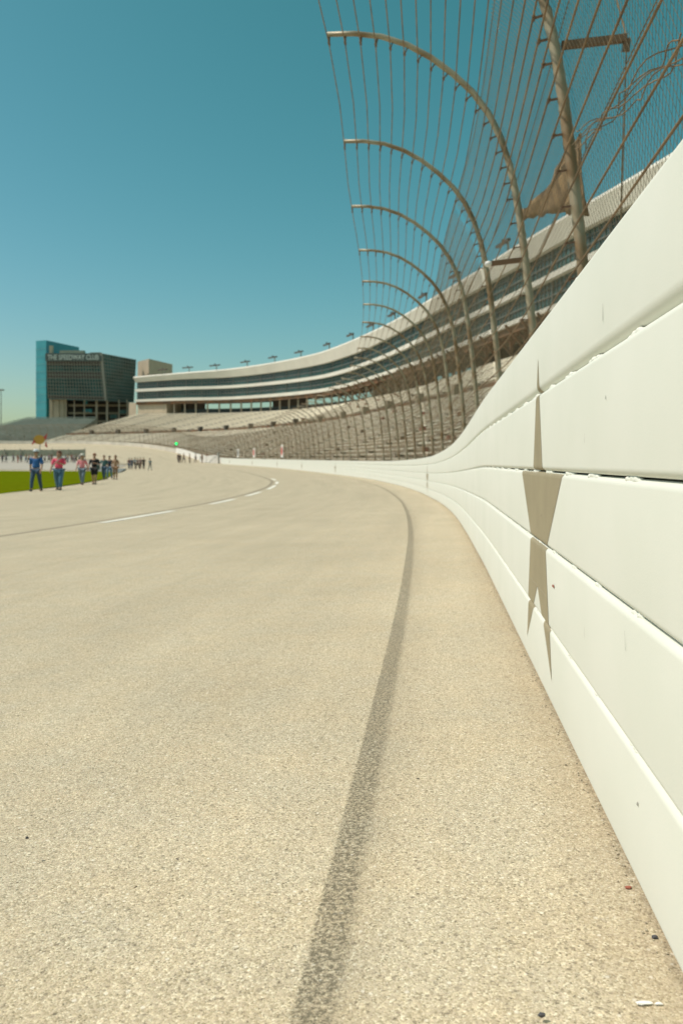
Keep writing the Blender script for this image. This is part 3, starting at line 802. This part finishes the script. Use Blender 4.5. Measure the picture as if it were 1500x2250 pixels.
# roof terrace clutter
mb = MB(); mb.box((-100, 305, TL.z+.9), (9, 2, 1.6)); mb.box((-107.5, 304, TL.z+1.9), (1.2, 1.2, 3)); mb.box((-91, 304, TL.z+.5), (4, 1.5, .8)); mb.build('roof_plant', M['tan'], club)
mb = MB(); mb.prism([(-116.2, 312), (-111.4, 309.5), (-104.6, 327), (-109.5, 331)], 1, [PZ(749, 312), PZ(748, 310), PZ(763, 327), PZ(763, 331)]); tw_ = mb.build('blue_tower', M['tower'], club)
mb = MB()
for k in range(1, 16):
    z = 1+(46)*k/16.0; mb.bar((-116.3, 311.8, z), (-111.4, 309.3, z), .05); mb.bar((-111.35, 309.4, z), (-104.5, 326.9, z), .05)
mb.build('tower_joints', M['mullion'], tw_)
mb = MB(); mb.prism([(-75.5, 316), (-73.5, 313), (-68.2, 331), (-78, 335), (-80, 322)], 18, PZ(789, 314)); mb.build('stair_tower', M['tan'], club)
mb = MB(); mb.box((-73.8, 312.7, 33.5), (.3, .3, 3)); mb.build('tower_vent', M['frame_dark'], club)
mb = MB(); mb.prism([(PX(109, 308), 308), (PX(147, 308), 308), (PX(150, 318), 318), (PX(112, 318), 320)], 1, BL.z-.2); mb.build('base_block', M['tan'], club)
mb = MB()
for u in (116, 130, 141): mb.bar((PX(u, 307.6), 307.7, 1), (PX(u, 307.6), 307.7, BL.z-.3), .25)
mb.build('panel_joints', M['tandark'], club)
mb = MB(); mb.prism([(PX(150, 314), 314), (PX(285, 322), 322), (PX(285, 330), 330), (PX(150, 330), 330)], 1, BL.z); mb.build('lower_storeys', M['frame_dark'], club)
for v in (891, 908, 926, 944):
    mb = MB(); mb.bar((PX(150, 311), 311, PZ(v, 311)), (PX(285, 318), 318, PZ(v, 318)), 2.2, .7); mb.build('floor_slab', M['tandark'], club)
for u in (164, 186, 213, 236, 262, 280):
    mb = MB(); mb.bar((PX(u, 308), 308, 1), (PX(u, 308), 308, BL.z-.1), .75 if u in (213, 236) else .4); mb.build('column', M['column'], club)
for u, v in ((188, 886), (188, 903), (198, 903), (186, 938), (250, 915), (270, 905)):
    mb = MB(); mb.box((PX(u, 312.5), 312.6, PZ(v, 312.5)), (1.6 if u < 200 else 2.6, .3, 1.5)); mb.build('window', M['tower'] if u < 200 else M['glass'], club)
mb = MB(); mb.prism([(PX(283, 300), 300), (PX(300, 296), 296), (PX(300, 310), 310), (PX(285, 318), 316)], 1, [PZ(885, 300), PZ(885, 296), PZ(885, 310), PZ(885, 316)]); mb.build('link_block', M['tan'], club)
# small end grandstand
es = empty('end_bleachers', (-97, 270, 5), 'small grey green bleacher stand in front of the club building, far left', 'grandstand')
F0 = Vector((PX(-22, 258), 258, PZ(948, 258))); F1 = Vector((PX(145, 252), 252, PZ(966, 252))); T0 = Vector((PX(62, 290), 290, PZ(921, 290))); T1 = Vector((PX(214, 286), 286, PZ(920, 286)))
F0.x -= 4
rows = []; N2 = 22
for j in range(13):
    f = j/12; r = []
    a = F0.lerp(F1, f); a.z -= 1.1*math.sin(f*math.pi)*.6; b = T0.lerp(T1, f)
    r.append((a.x, a.y, a.z-1.8))
    for k in range(N2):
        p0 = a.lerp(b, k/N2); p1 = a.lerp(b, (k+1)/N2); r.append((p0.x, p0.y, p1.z)); r.append((p1.x, p1.y, p1.z))
    r.append((b.x, b.y+1, b.z-3)); rows.append(r)
mb = MB(); mb.quadstrip(rows, True, True); mb.build('terrace', M['stand_green'], es)
for k in range(1, N2):
    mb = MB(); p0 = F0.lerp(T0, (k+.5)/N2); p1 = F1.lerp(T1, (k+.5)/N2); mb.bar(p0+Vector((0, 0, .75)), p1+Vector((0, 0, .75)), .3, .12); mb.build('bench_row', M['stand_green'], es)
for f in (.04, .2, .36, .52, .68, .84, .97):
    mb = MB(); a = F0.lerp(F1, f); mb.bar((a.x, a.y+1.5, 1), (a.x, a.y+1.5, a.z), .4); b = T0.lerp(T1, f); mb.bar((b.x, b.y-2, 1), (b.x, b.y-2, b.z-1), .5); mb.build('support_frame', M['frame_dark'], es)

# low pinkish block standing in for vehicles and people between the stands
mb = MB(); mb.box((PX(172, 262), 262, PZ(960, 262)-1), (9, 3, 3.2)); mb.box((PX(160, 262), 260.4, PZ(960, 262)-.4), (3, .4, 1.8)); mb.box((PX(182, 262), 260.4, PZ(960, 262)-.2), (2, .4, 1.4))
o = mb.build('pink_block', mat('pink_wall', (0.48, 0.33, 0.27), .8)); tag(o, 'low pinkish hut standing in for vehicles and people between the small bleachers and the grandstand', 'block')

# ------------------------------------------------------------------ gate in the wall opening
gt = empty('crash_gate', (*wall(150), zb(150)), 'white slatted crash gate at the gap in the far end of the white barrier', 'gate')
a = on_wall(146.5, .1, 0); b = on_wall(156, 1.8, 0)
for k in range(5):
    z = .15+.32*k; mb = MB(); mb.bar(a+Vector((0, 0, z)), b+Vector((0, 0, z*0.62)), .12, .2); mb.build('gate_rail', M['paint_far'], gt)
for q0, q1, wd_ in ((a, a+Vector((0, 0, 2.0)), .25), (a.lerp(b, .5), a+Vector((0, 0, 1.7)), .15), (b, b+Vector((0, 0, 1.1)), .2)):
    mb = MB(); mb.bar(q0, q1, wd_); mb.build('gate_post', M['pole'], gt)

# ------------------------------------------------------------------ small signs and lights
def board(name, s, off, z, wd, hg, m_, label, disc=None):
    p_ = on_wall(s, off, z); n_ = W.out(s+S0); e = empty(name, p_, label, 'sign', None)
    tdir = Vector((n_.y, -n_.x, 0)); nn = Vector((n_.x, n_.y, 0)); mb = MB()
    c0 = p_+Vector((0, 0, hg/2)); mb.quadstrip([[c0-tdir*wd/2-Vector((0, 0, hg/2)), c0-tdir*wd/2+Vector((0, 0, hg/2)), c0-tdir*wd/2+Vector((0, 0, hg/2))+nn*.06, c0-tdir*wd/2-Vector((0, 0, hg/2))+nn*.06],
                  [c0+tdir*wd/2-Vector((0, 0, hg/2)), c0+tdir*wd/2+Vector((0, 0, hg/2)), c0+tdir*wd/2+Vector((0, 0, hg/2))+nn*.06, c0+tdir*wd/2-Vector((0, 0, hg/2))+nn*.06]], True, True)
    mb.build('panel', m_, e)
    if disc is not None:
        mb = MB(); r = hg*.34; q = c0-nn*.01
        ring = [q+tdir*r*math.cos(a_*math.pi/8)+Vector((0, 0, r*math.sin(a_*math.pi/8))) for a_ in range(16)]
        mb.quadstrip([ring, [x-nn*.02 for x in ring]], True, True); mb.build('disc', disc, e)
    return e
board('wall_sign', 132, -.5, 1.25, 1.3, 1.3, M['white'], 'small white square sign above the barrier, nearest the crash gate', M['pitroad'])
board('wall_sign', 119, -.5, 1.25, 1.5, 1.3, M['white'], 'white sign with small red disc, middle of the three above the barrier', M['red'])
board('wall_sign', 98, -.5, 1.25, 1.5, 1.5, M['white'], 'white sign with large red disc, rightmost of the three above the barrier', M['red'])
bn = empty('banner', (PX(515, 200), 200, PZ(972, 200)), 'pale blue and white banner hung in front of the far grandstand', 'banner')
mb = MB(); mb.box((PX(517, 200), 200, PZ(966, 200)), (3.3, .08, 1.2)); mb.build('cloth_panel', mat('banner_cloth', (.42, .45, .47), .7), bn)
mb = MB(); mb.box((PX(507, 200), 199.93, PZ(966, 200)), (.6, .04, .7)); mb.build('red_mark', M['red'], bn)
mb = MB(); mb.box((PX(521, 200), 199.93, PZ(966, 200)), (1.9, .04, .5)); mb.build('blue_mark', mat('navy', (.05, .07, .2), .6), bn)
# green track light
p_ = on_wall(200, -.3, 1.1); gl_ = empty('track_light', (PX(388, 188), 188, 4.0), 'small round track signal light glowing green above the turn wall', 'signal light')
mb = MB(); mb.tube([(PX(388, 188), 188, 1.5), (PX(388, 188), 188, PZ(976, 188))], .07); mb.build('post', M['pole'], gl_)
mb = MB(); mb.box((PX(388, 188), 188.15, PZ(975, 188)), (.7, .2, .7)); mb.build('housing', M['frame_dark'], gl_)
mb = MB(); mb.ball((PX(388, 188), 187.98, PZ(975, 188)), (.27, .1, .27), 12, 8); mb.build('lens', M['greenlamp'], gl_, True)
# orange sign on a pole
Y = 165; sg = empty('orange_pole_sign', (PX(88, Y), Y, g(0, Y)), 'round orange sign with red pennants on a pole behind the crowd', 'sign')
mb = MB(); mb.tube([(PX(88, Y), Y+.1, g(0, Y)), (PX(88, Y), Y+.1, PZ(966, Y))], .09); mb.build('pole', M['pole'], sg)
mb = MB(); cx, cz = PX(87, Y), PZ(966, Y)
ring = [(cx+1.15*math.cos(a_*math.pi/8), Y, cz+.95*math.sin(a_*math.pi/8)) for a_ in range(16)]
mb.quadstrip([ring, [(x, y-.12, z) for x, y, z in ring]], True, True); mb.build('disc_panel', M['orange'], sg)
for (ua, va, ub, vb, uc, vc) in ((96, 962, 105, 952, 103, 966), (80, 972, 70, 978, 76, 966), (102, 968, 106, 984, 100, 980)):
    mb = MB(); mb.prism([(0, 0), (1, 0), (0, 1)], 0, 1); mb.v = [(PX(u, Y), Y-.2, PZ(v, Y)) for u, v in ((ua, va), (ub, vb), (uc, vc))]+[(PX(u, Y), Y-.12, PZ(v, Y)) for u, v in ((ua, va), (ub, vb), (uc, vc))]
    mb.build('pennant', M['red'], sg)
# light mast far left
Y = 330; lm = empty('light_mast', (PX(3, Y), Y, 1), 'tall thin light mast at the far left edge', 'light mast')
mb = MB(); mb.tube([(PX(3, Y), Y, 1), (PX(3, Y), Y, PZ(858, Y))], [.28, .15]); mb.build('mast', M['pole'], lm)
mb = MB(); mb.box((PX(3, Y), Y, PZ(857, Y)), (2.4, .6, .6)); mb.build('lamp_head', M['pole'], lm)
# crowd fence
cf = empty('screened_fence', (-60, 176, g(0, 176)), 'long grey green screened fence behind the infield crowd', 'fence')
mb = MB(); mb.prism([(-112, 190), (PX(188, 174), 174), (PX(188, 174)+.02, 174.1), (-112, 190.1)], g(0, 174)+.7, 3.9); mb.build('screen_panel', M['green_cloth'], cf)
for k in range(16):
    f = k/15; x = -112+(PX(188, 174)+112)*f; y = 189.9-16*f; mb = MB(); mb.tube([(x, y-.1, g(0, y)), (x, y-.1, 4.2)], .08); mb.build('post', M['pole'], cf)
mb = MB(); mb.box((-74, 174.5, g(0, 172)+.45), (36, .5, .9), -.17); mb.build('jersey_wall', M['paint_far'], cf)

# ------------------------------------------------------------------ stones and chips on the near track
def on_track(u, v, h=0.0):
    z = zb(1)-CAMZ; Y = FPX*(-z)/(v-VH); return Vector((PX(u, Y), Y, zb(1)+h))
def chunk(name, u, v, sx, sy, sz, m_, label, cat, seed):
    random.seed(seed); q = on_track(u, v); bm = bmesh.new(); bmesh.ops.create_icosphere(bm, subdivisions=2, radius=1)
    for x in bm.verts: x.co = Vector((x.co.x*sx, x.co.y*sy, x.co.z*sz))*random.uniform(.75, 1.2)
    me = bpy.data.meshes.new(name); bm.to_mesh(me); bm.free(); me.materials.append(m_)
    o = bpy.data.objects.new(name, me); C.objects.link(o); o.location = q+Vector((0, 0, sz*.4)); return tag(o, label, cat)
chunk('paint_chip', 1412, 2204, .010, .0035, .0012, M['white'], 'flaked white paint chip on the track near the bottom right corner', 'paint chip', 1)
chunk('paint_chip', 1446, 2206, .005, .0022, .0012, M['white'], 'tiny white paint fragment right beside the larger white chip', 'paint chip', 6)
chunk('pebble', 1437, 2061, .0045, .003, .0025, M['pebble'], 'small dark stone close to the foot of the white barrier', 'stone', 2)
chunk('pebble', 1189, 2232, .004, .003, .0025, M['pebble'], 'small dark stone at the bottom edge of the track', 'stone', 3)
chunk('red_fragment', 1379, 1951, .005, .0035, .002, M['redscuff'], 'tiny red plastic fragment beside the foot of the barrier', 'debris', 4)
chunk('pebble', 60, 1842, .003, .0025, .002, M['pebble'], 'small dark stone on the open track at lower left', 'stone', 5)
random.seed(21)
mb = MB()
for k in range(450):
    s = random.uniform(0.5, 9)**1.0; d = abs(random.gauss(0, .012))+.003; r = random.uniform(.0008, .0022); q = on_wall(s, d, r*.5)
    mb.ball(q, (r, r*1.2, r*.8), 5, 3)
o = mb.build('grit', mat('grit', (.50, .44, .32), .9, col2=(.22, .18, .13), scale=200)); tag(o, 'line of loose grit along the barrier foot', 'grit', kind='stuff')

# ------------------------------------------------------------------ people
SK = {}
def colmat(c, rough=.8):
    k = tuple(c)
    if k not in SK: SK[k] = mat('cloth_%d' % len(SK), c, rough, var=.12, scale=9)
    return SK[k]
def skin_mesh(name, verts, edges, rad, sub, m_, root=0):
    me = bpy.data.meshes.new(name); me.from_pydata(verts, edges, []); me.update()
    o = bpy.data.objects.new(name, me); C.objects.link(o)
    sk = o.modifiers.new('s', 'SKIN'); sk.use_smooth_shade = True; sk.branch_smoothing = .6
    lay = me.skin_vertices[0].data
    for i, r in enumerate(rad): lay[i].radius = r if isinstance(r, tuple) else (r, r)
    lay[root].use_root = True
    ss_ = o.modifiers.new('u', 'SUBSURF'); ss_.levels = sub; ss_.render_levels = sub
    dg = bpy.context.evaluated_depsgraph_get(); dg.update()
    out = bpy.data.meshes.new_from_object(o.evaluated_get(dg)); bpy.data.objects.remove(o)
    out.materials.clear(); out.materials.append(m_); out.name = name; out.shade_smooth(); return out
PROTO = {}
def proto(pose, fem, sub, fingers):
    key = (pose, fem, sub, fingers)
    if key in PROTO: return PROTO[key]
    st = {'walk': .24, 'walk2': -.21, 'stand': .04, 'hold': .15}[pose]
    V = []; E = []; R = []
    def add(p_, r, par=None):
        V.append(p_); R.append(r); i = len(V)-1
        if par is not None: E.append((par, i))
        return i
    shw = .165 if fem else .19; hip = .095
    pel = add((0, 0, .95), (.145, .11)); wa = add((0, 0, 1.08), (.125 if fem else .14, .10), pel); ch = add((0, 0, 1.28), (.155, .115), wa); ct = add((0, 0.01, 1.40), (.12, .085), ch)
    nk = add((0, .0, 1.50), (.055, .055), ct); jaw = add((0, -.015, 1.575), (.068, .078), nk); hd = add((0, 0, 1.665), (.080, .095), jaw); add((0, .005, 1.73), (.055, .065), hd)
    add((0, -.105, 1.62), .014, jaw)
    limbs = {}
    for sd_, ph in ((1, 1), (-1, -1)):
        hp = add((sd_*hip, 0, .88), (.085, .09), pel); kn = add((sd_*(hip+.01), -st*ph*.55-.03, .50), .058, hp)
        an = add((sd_*(hip+.01), -st*ph+(.05 if st*ph < 0 else 0), .10), .038, kn); he = add((sd_*(hip+.01), -st*ph+.01, .045), .036, an); add((sd_*(hip+.025), -st*ph-.14, .03), .028, he)
        sh = add((sd_*shw, .01, 1.405), .055, ct); el = add((sd_*(shw+.06), .02+st*ph*.35, 1.13), .042, sh); wr = add((sd_*(shw+.075), -.05+st*ph*.8, .89), .028, el)
        hold = pose == 'hold' and sd_ == 1
        if hold: V[el] = (shw+.05, -.02, 1.14); V[wr] = (.10, -.24, 1.20)
        pm = add((.06, -.27, 1.215) if hold else (sd_*(shw+.075), -.065+st*ph*.85, .83), (.018, .034), wr)
        limbs[sd_] = (hp, kn, an, sh, el, wr)
        if fingers and hold:
            for q in range(4): f1 = add((.03, -.285, 1.185+.02*q), .0095, pm); add((.0, -.265, 1.183+.02*q), .0085, f1)
            t1 = add((.055, -.29, 1.255), .010, pm); add((.03, -.29, 1.275), .009, t1)
        elif fingers:
            for q in range(4):
                y0 = -.092+st*ph*.85+.02*q; f1 = add((sd_*(shw+.073), y0, .775), .0095, pm); add((sd_*(shw+.06), y0-.004, .735+.006*abs(q-1.5)), .0085, f1)
            t1 = add((sd_*(shw+.06), -.115+st*ph*.85, .82), .010, pm); add((sd_*(shw+.055), -.13+st*ph*.85, .785), .009, t1)
    body = (V, E, R)
    # clothing skeletons share the joints
    def sub_sk(chain, grow):
        vv = []; ee = []; rr = []; mp = {}
        for a, b, in chain:
            for x in (a, b):
                if x not in mp:
                    mp[x] = len(vv); vv.append(V[x]); r = R[x]; r = r if isinstance(r, tuple) else (r, r); rr.append((r[0]+grow, r[1]+grow))
            ee.append((mp[a], mp[b]))
        return vv, ee, rr, mp
    L, Rr = limbs[1], limbs[-1]
    shirt = sub_sk([(pel, wa), (wa, ch), (ch, ct), (ct, L[3]), (ct, Rr[3]), (L[3], L[4]), (Rr[3], Rr[4])], .02)
    trous = sub_sk([(pel, L[0]), (pel, Rr[0]), (L[0], L[1]), (Rr[0], Rr[1]), (L[1], L[2]), (Rr[1], Rr[2])], .022)
    shorts = sub_sk([(pel, L[0]), (pel, Rr[0]), (L[0], L[1]), (Rr[0], Rr[1])], .03)
    for c_ in (trous, shorts):
        for i in range(len(c_[2])): pass
    D = {'body': skin_mesh('body', V, E, R, sub, colmat((.42, .24, .16))),
         'shirt': skin_mesh('shirt', shirt[0], shirt[1], shirt[2], sub, colmat((.5, .5, .5))),
         'trousers': skin_mesh('trousers', trous[0], trous[1], trous[2], sub, colmat((.5, .5, .5))),
         'shorts': skin_mesh('shorts', shorts[0], shorts[1], shorts[2], sub, colmat((.5, .5, .5)))}
    mb = MB()
    rows_ = []
    for i in range(8):
        th = math.pi*.62*i/7
        rows_.append([(.094*max(.02, math.sin(th))*math.cos(2*math.pi*k/12), .016+.106*max(.02, math.sin(th))*math.sin(2*math.pi*k/12)+(0.02 if i > 4 else 0), 1.672+.115*math.cos(th)) for k in range(12)])
    mb.quadstrip(rows_, True, True)
    if fem: mb.tube([(0, .07, 1.68), (0, .10, 1.56), (0, .10, 1.42)], [.09, .075, .03], 8)
    me = bpy.data.meshes.new('hair'); me.from_pydata(mb.v, [], mb.f); me.shade_smooth(); D['hair'] = me
    mb = MB(); mb.quadstrip([[(r*math.cos(2*math.pi*k/14), .01+r*1.1*math.sin(2*math.pi*k/14), z) for k in range(14)] for r, z in ((.112, 1.69), (.115, 1.72), (.10, 1.77), (.06, 1.80), (.005, 1.81))], True, True)
    mb.prism([(-.07, -.09), (-.05, -.19), (.05, -.19), (.07, -.09)], 1.695, 1.705); me = bpy.data.meshes.new('cap'); me.from_pydata(mb.v, [], mb.f); D['cap'] = me
    mb = MB()
    for sd_ in (1, -1):
        l_ = limbs[sd_]; an = V[l_[2]]; mb.ball((an[0]+.01*sd_, an[1]-.045, .045), (.05, .135, .048), 8, 6)
    me = bpy.data.meshes.new('shoes'); me.from_pydata(mb.v, [], mb.f); me.shade_smooth(); D['shoes'] = me
    mb = MB()
    for sd_ in (1, -1): mb.ball((sd_*.032, -.088, 1.652), .011, 6, 4)
    me = bpy.data.meshes.new('eyes'); me.from_pydata(mb.v, [], mb.f); D['eyes'] = me
    PROTO[key] = D; return D
def person(u, Y, hgt, shirt, leg, hair, label, fem=False, shorts=False, cap=None, pose='walk', rot=0.0, near=False, group=None, shoes=(.05, .05, .06), sc_=1.0, extra=None):
    x = PX(u, Y); D = proto(pose, fem, 2 if near else 1, near)
    e = empty('person', (x, Y, terrain(x, Y)), label, 'person', group); e.rotation_euler = (0, 0, rot); k = hgt/1.78; e.scale = (k*sc_, k*sc_, k)
    def ch(nm, key, c):
        me = D[key].copy(); me.materials.clear(); me.materials.append(colmat(c)); o = bpy.data.objects.new(nm, me); C.objects.link(o); o.parent = e; return o
    ch('body', 'body', (.42, .25, .17)); ch('shirt', 'shirt', shirt); ch('shorts' if shorts else 'trousers', 'shorts' if shorts else 'trousers', leg)
    ch('hair', 'hair', hair); ch('shoes', 'shoes', shoes)
    if near: ch('eyes', 'eyes', (.03, .02, .02))
    if cap: ch('cap', 'cap', cap)
    if extra: extra(e)
    return e
def strap(e):
    mb = MB(); mb.tube([(-.20, -.10, 1.05), (-.08, -.165, 1.22), (.09, -.13, 1.42), (.12, .0, 1.46)], .022, 6); me = bpy.data.meshes.new('strap'); me.from_pydata(mb.v, [], mb.f); me.materials.append(colmat((.35, .32, .28))); o = bpy.data.objects.new('bag_strap', me); C.objects.link(o); o.parent = e
def bag(e):
    mb = MB(); mb.box((.24, -.12, .98), (.12, .2, .26)); me = bpy.data.meshes.new('bag'); me.from_pydata(mb.v, [], mb.f); me.materials.append(colmat((.07, .10, .09))); o = bpy.data.objects.new('bag', me); C.objects.link(o); o.parent = e
brown = (.10, .05, .03); dark = (.03, .025, .02); jeans = (.08, .18, .27); navy = (.035, .075, .13)
person(80, 35, 1.78, (.03, .13, .36), navy, brown, 'person in blue shirt, white cap and dark jeans walking at far left', cap=(.6, .65, .68), near=True, sc_=1.1, pose='walk2')
person(130, 36, 1.74, (.88, .10, .19), jeans, (.16, .08, .05), 'person in coral red top and blue jeans beside the grass edge', fem=True, near=True, extra=strap, sc_=1.25, pose='hold')
person(181, 45, 1.70, (.80, .26, .30), (.14, .19, .24), (.22, .14, .08), 'person in pale pink top, white cap and light jeans', fem=True, cap=(.7, .68, .6), near=True, pose='walk', sc_=1.1)
person(208, 45.5, 1.74, (.012, .012, .015), (.012, .012, .015), (.25, .10, .05), 'person in black shirt and black shorts beside the grass', shorts=True, near=True, extra=bag, sc_=1.1, pose='hold')
person(229, 59, 1.75, (.07, .16, .17), navy, brown, 'person in teal shirt and dark trousers, leftmost of the trio', pose='walk')
person(241, 60, 1.72, (.03, .04, .07), jeans, dark, 'person in dark jacket and blue jeans, middle of the trio', pose='walk2')
person(254, 58, 1.74, (.40, .24, .15), (.26, .15, .08), (.2, .1, .05), 'person in tan top and brown trousers, rightmost of the trio', fem=True, pose='stand')
grp = [(284, 124, (.10, .03, .03), navy, 'person in maroon top, leftmost of the middle distance group'), (290, 122, (.05, .09, .16), navy, 'person in navy top next to the one in maroon'), (297, 126, (.30, .36, .42), dark, 'person in pale blue top in the middle distance group'),
       (303, 122, (.12, .08, .10), dark, 'person in plum top in the middle distance group'), (309, 124, (.20, .12, .12), brown, 'person in brown red top in the middle distance group'), (316, 121, (.02, .02, .02), dark, 'person all in black in the middle distance group'), (330, 112, (.25, .33, .34), (.28, .30, .28), 'person in light teal standing right of the middle distance group')]
for i, (u, Y, a, b, l) in enumerate(grp): person(u, Y, 1.7+.03*(i % 3), a, b, dark, l, pose=('walk', 'stand', 'walk2')[i % 3], rot=.4*(i % 4), group='people walking in the middle distance')
grp = [(392, (.05, .03, .03), 'person in black top, leftmost near the crash gate'), (396, (.08, .05, .04), 'person in dark brown top beside the leftmost one near the gate'), (404, (.35, .28, .2), 'person in beige top second group toward the gate'), (417, (.30, .20, .04), 'person in mustard top in the distance near the gate'),
       (430, (.55, .52, .48), 'person in white top in the distance near the gate'), (444, (.16, .12, .06), 'person in olive top in the distance near the gate'), (455, (.30, .14, .08), 'person in rust top in the distance near the gate'), (474, (.20, .07, .03), 'person in red brown top right beside the crash gate')]
for i, (u, a, l) in enumerate(grp): person(u, 152-3*(i % 2), 1.72, a, (.18, .13, .09) if i % 2 else (.06, .05, .05), dark, l, pose=('walk', 'stand')[i % 2], rot=.5*i, group='people standing near the crash gate')
random.seed(9)
cols = [((.05, .04, .05), 'black'), ((.16, .08, .05), 'brown'), ((.32, .10, .07), 'red brown'), ((.35, .34, .36), 'grey'), ((.10, .12, .20), 'navy'), ((.5, .47, .45), 'white'), ((.22, .16, .22), 'purple'), ((.30, .22, .12), 'tan')]
us = [6, 14, 30, 40, 47, 58, 64, 70, 92, 99, 108, 114, 145, 150, 158, 163, 168, 175]
for i, u in enumerate(us):
    c_, nm = cols[(i*3) % 8]
    lb = 'person in %s top in the crowd beyond the grass, %s' % (nm, 'at far left' if u < 40 else 'just left of blue shirt' if u < 72 else ('between blue and coral shirts' if u < 125 else 'right of coral shirt'))
    person(u, 154+2*(i % 3), 1.7, c_, cols[(i*5+3) % 8][0] if i % 2 else dark, dark, lb, pose=('walk', 'hold', 'walk2', 'stand')[i % 4], rot=.9*i, group='crowd beyond the infield grass')
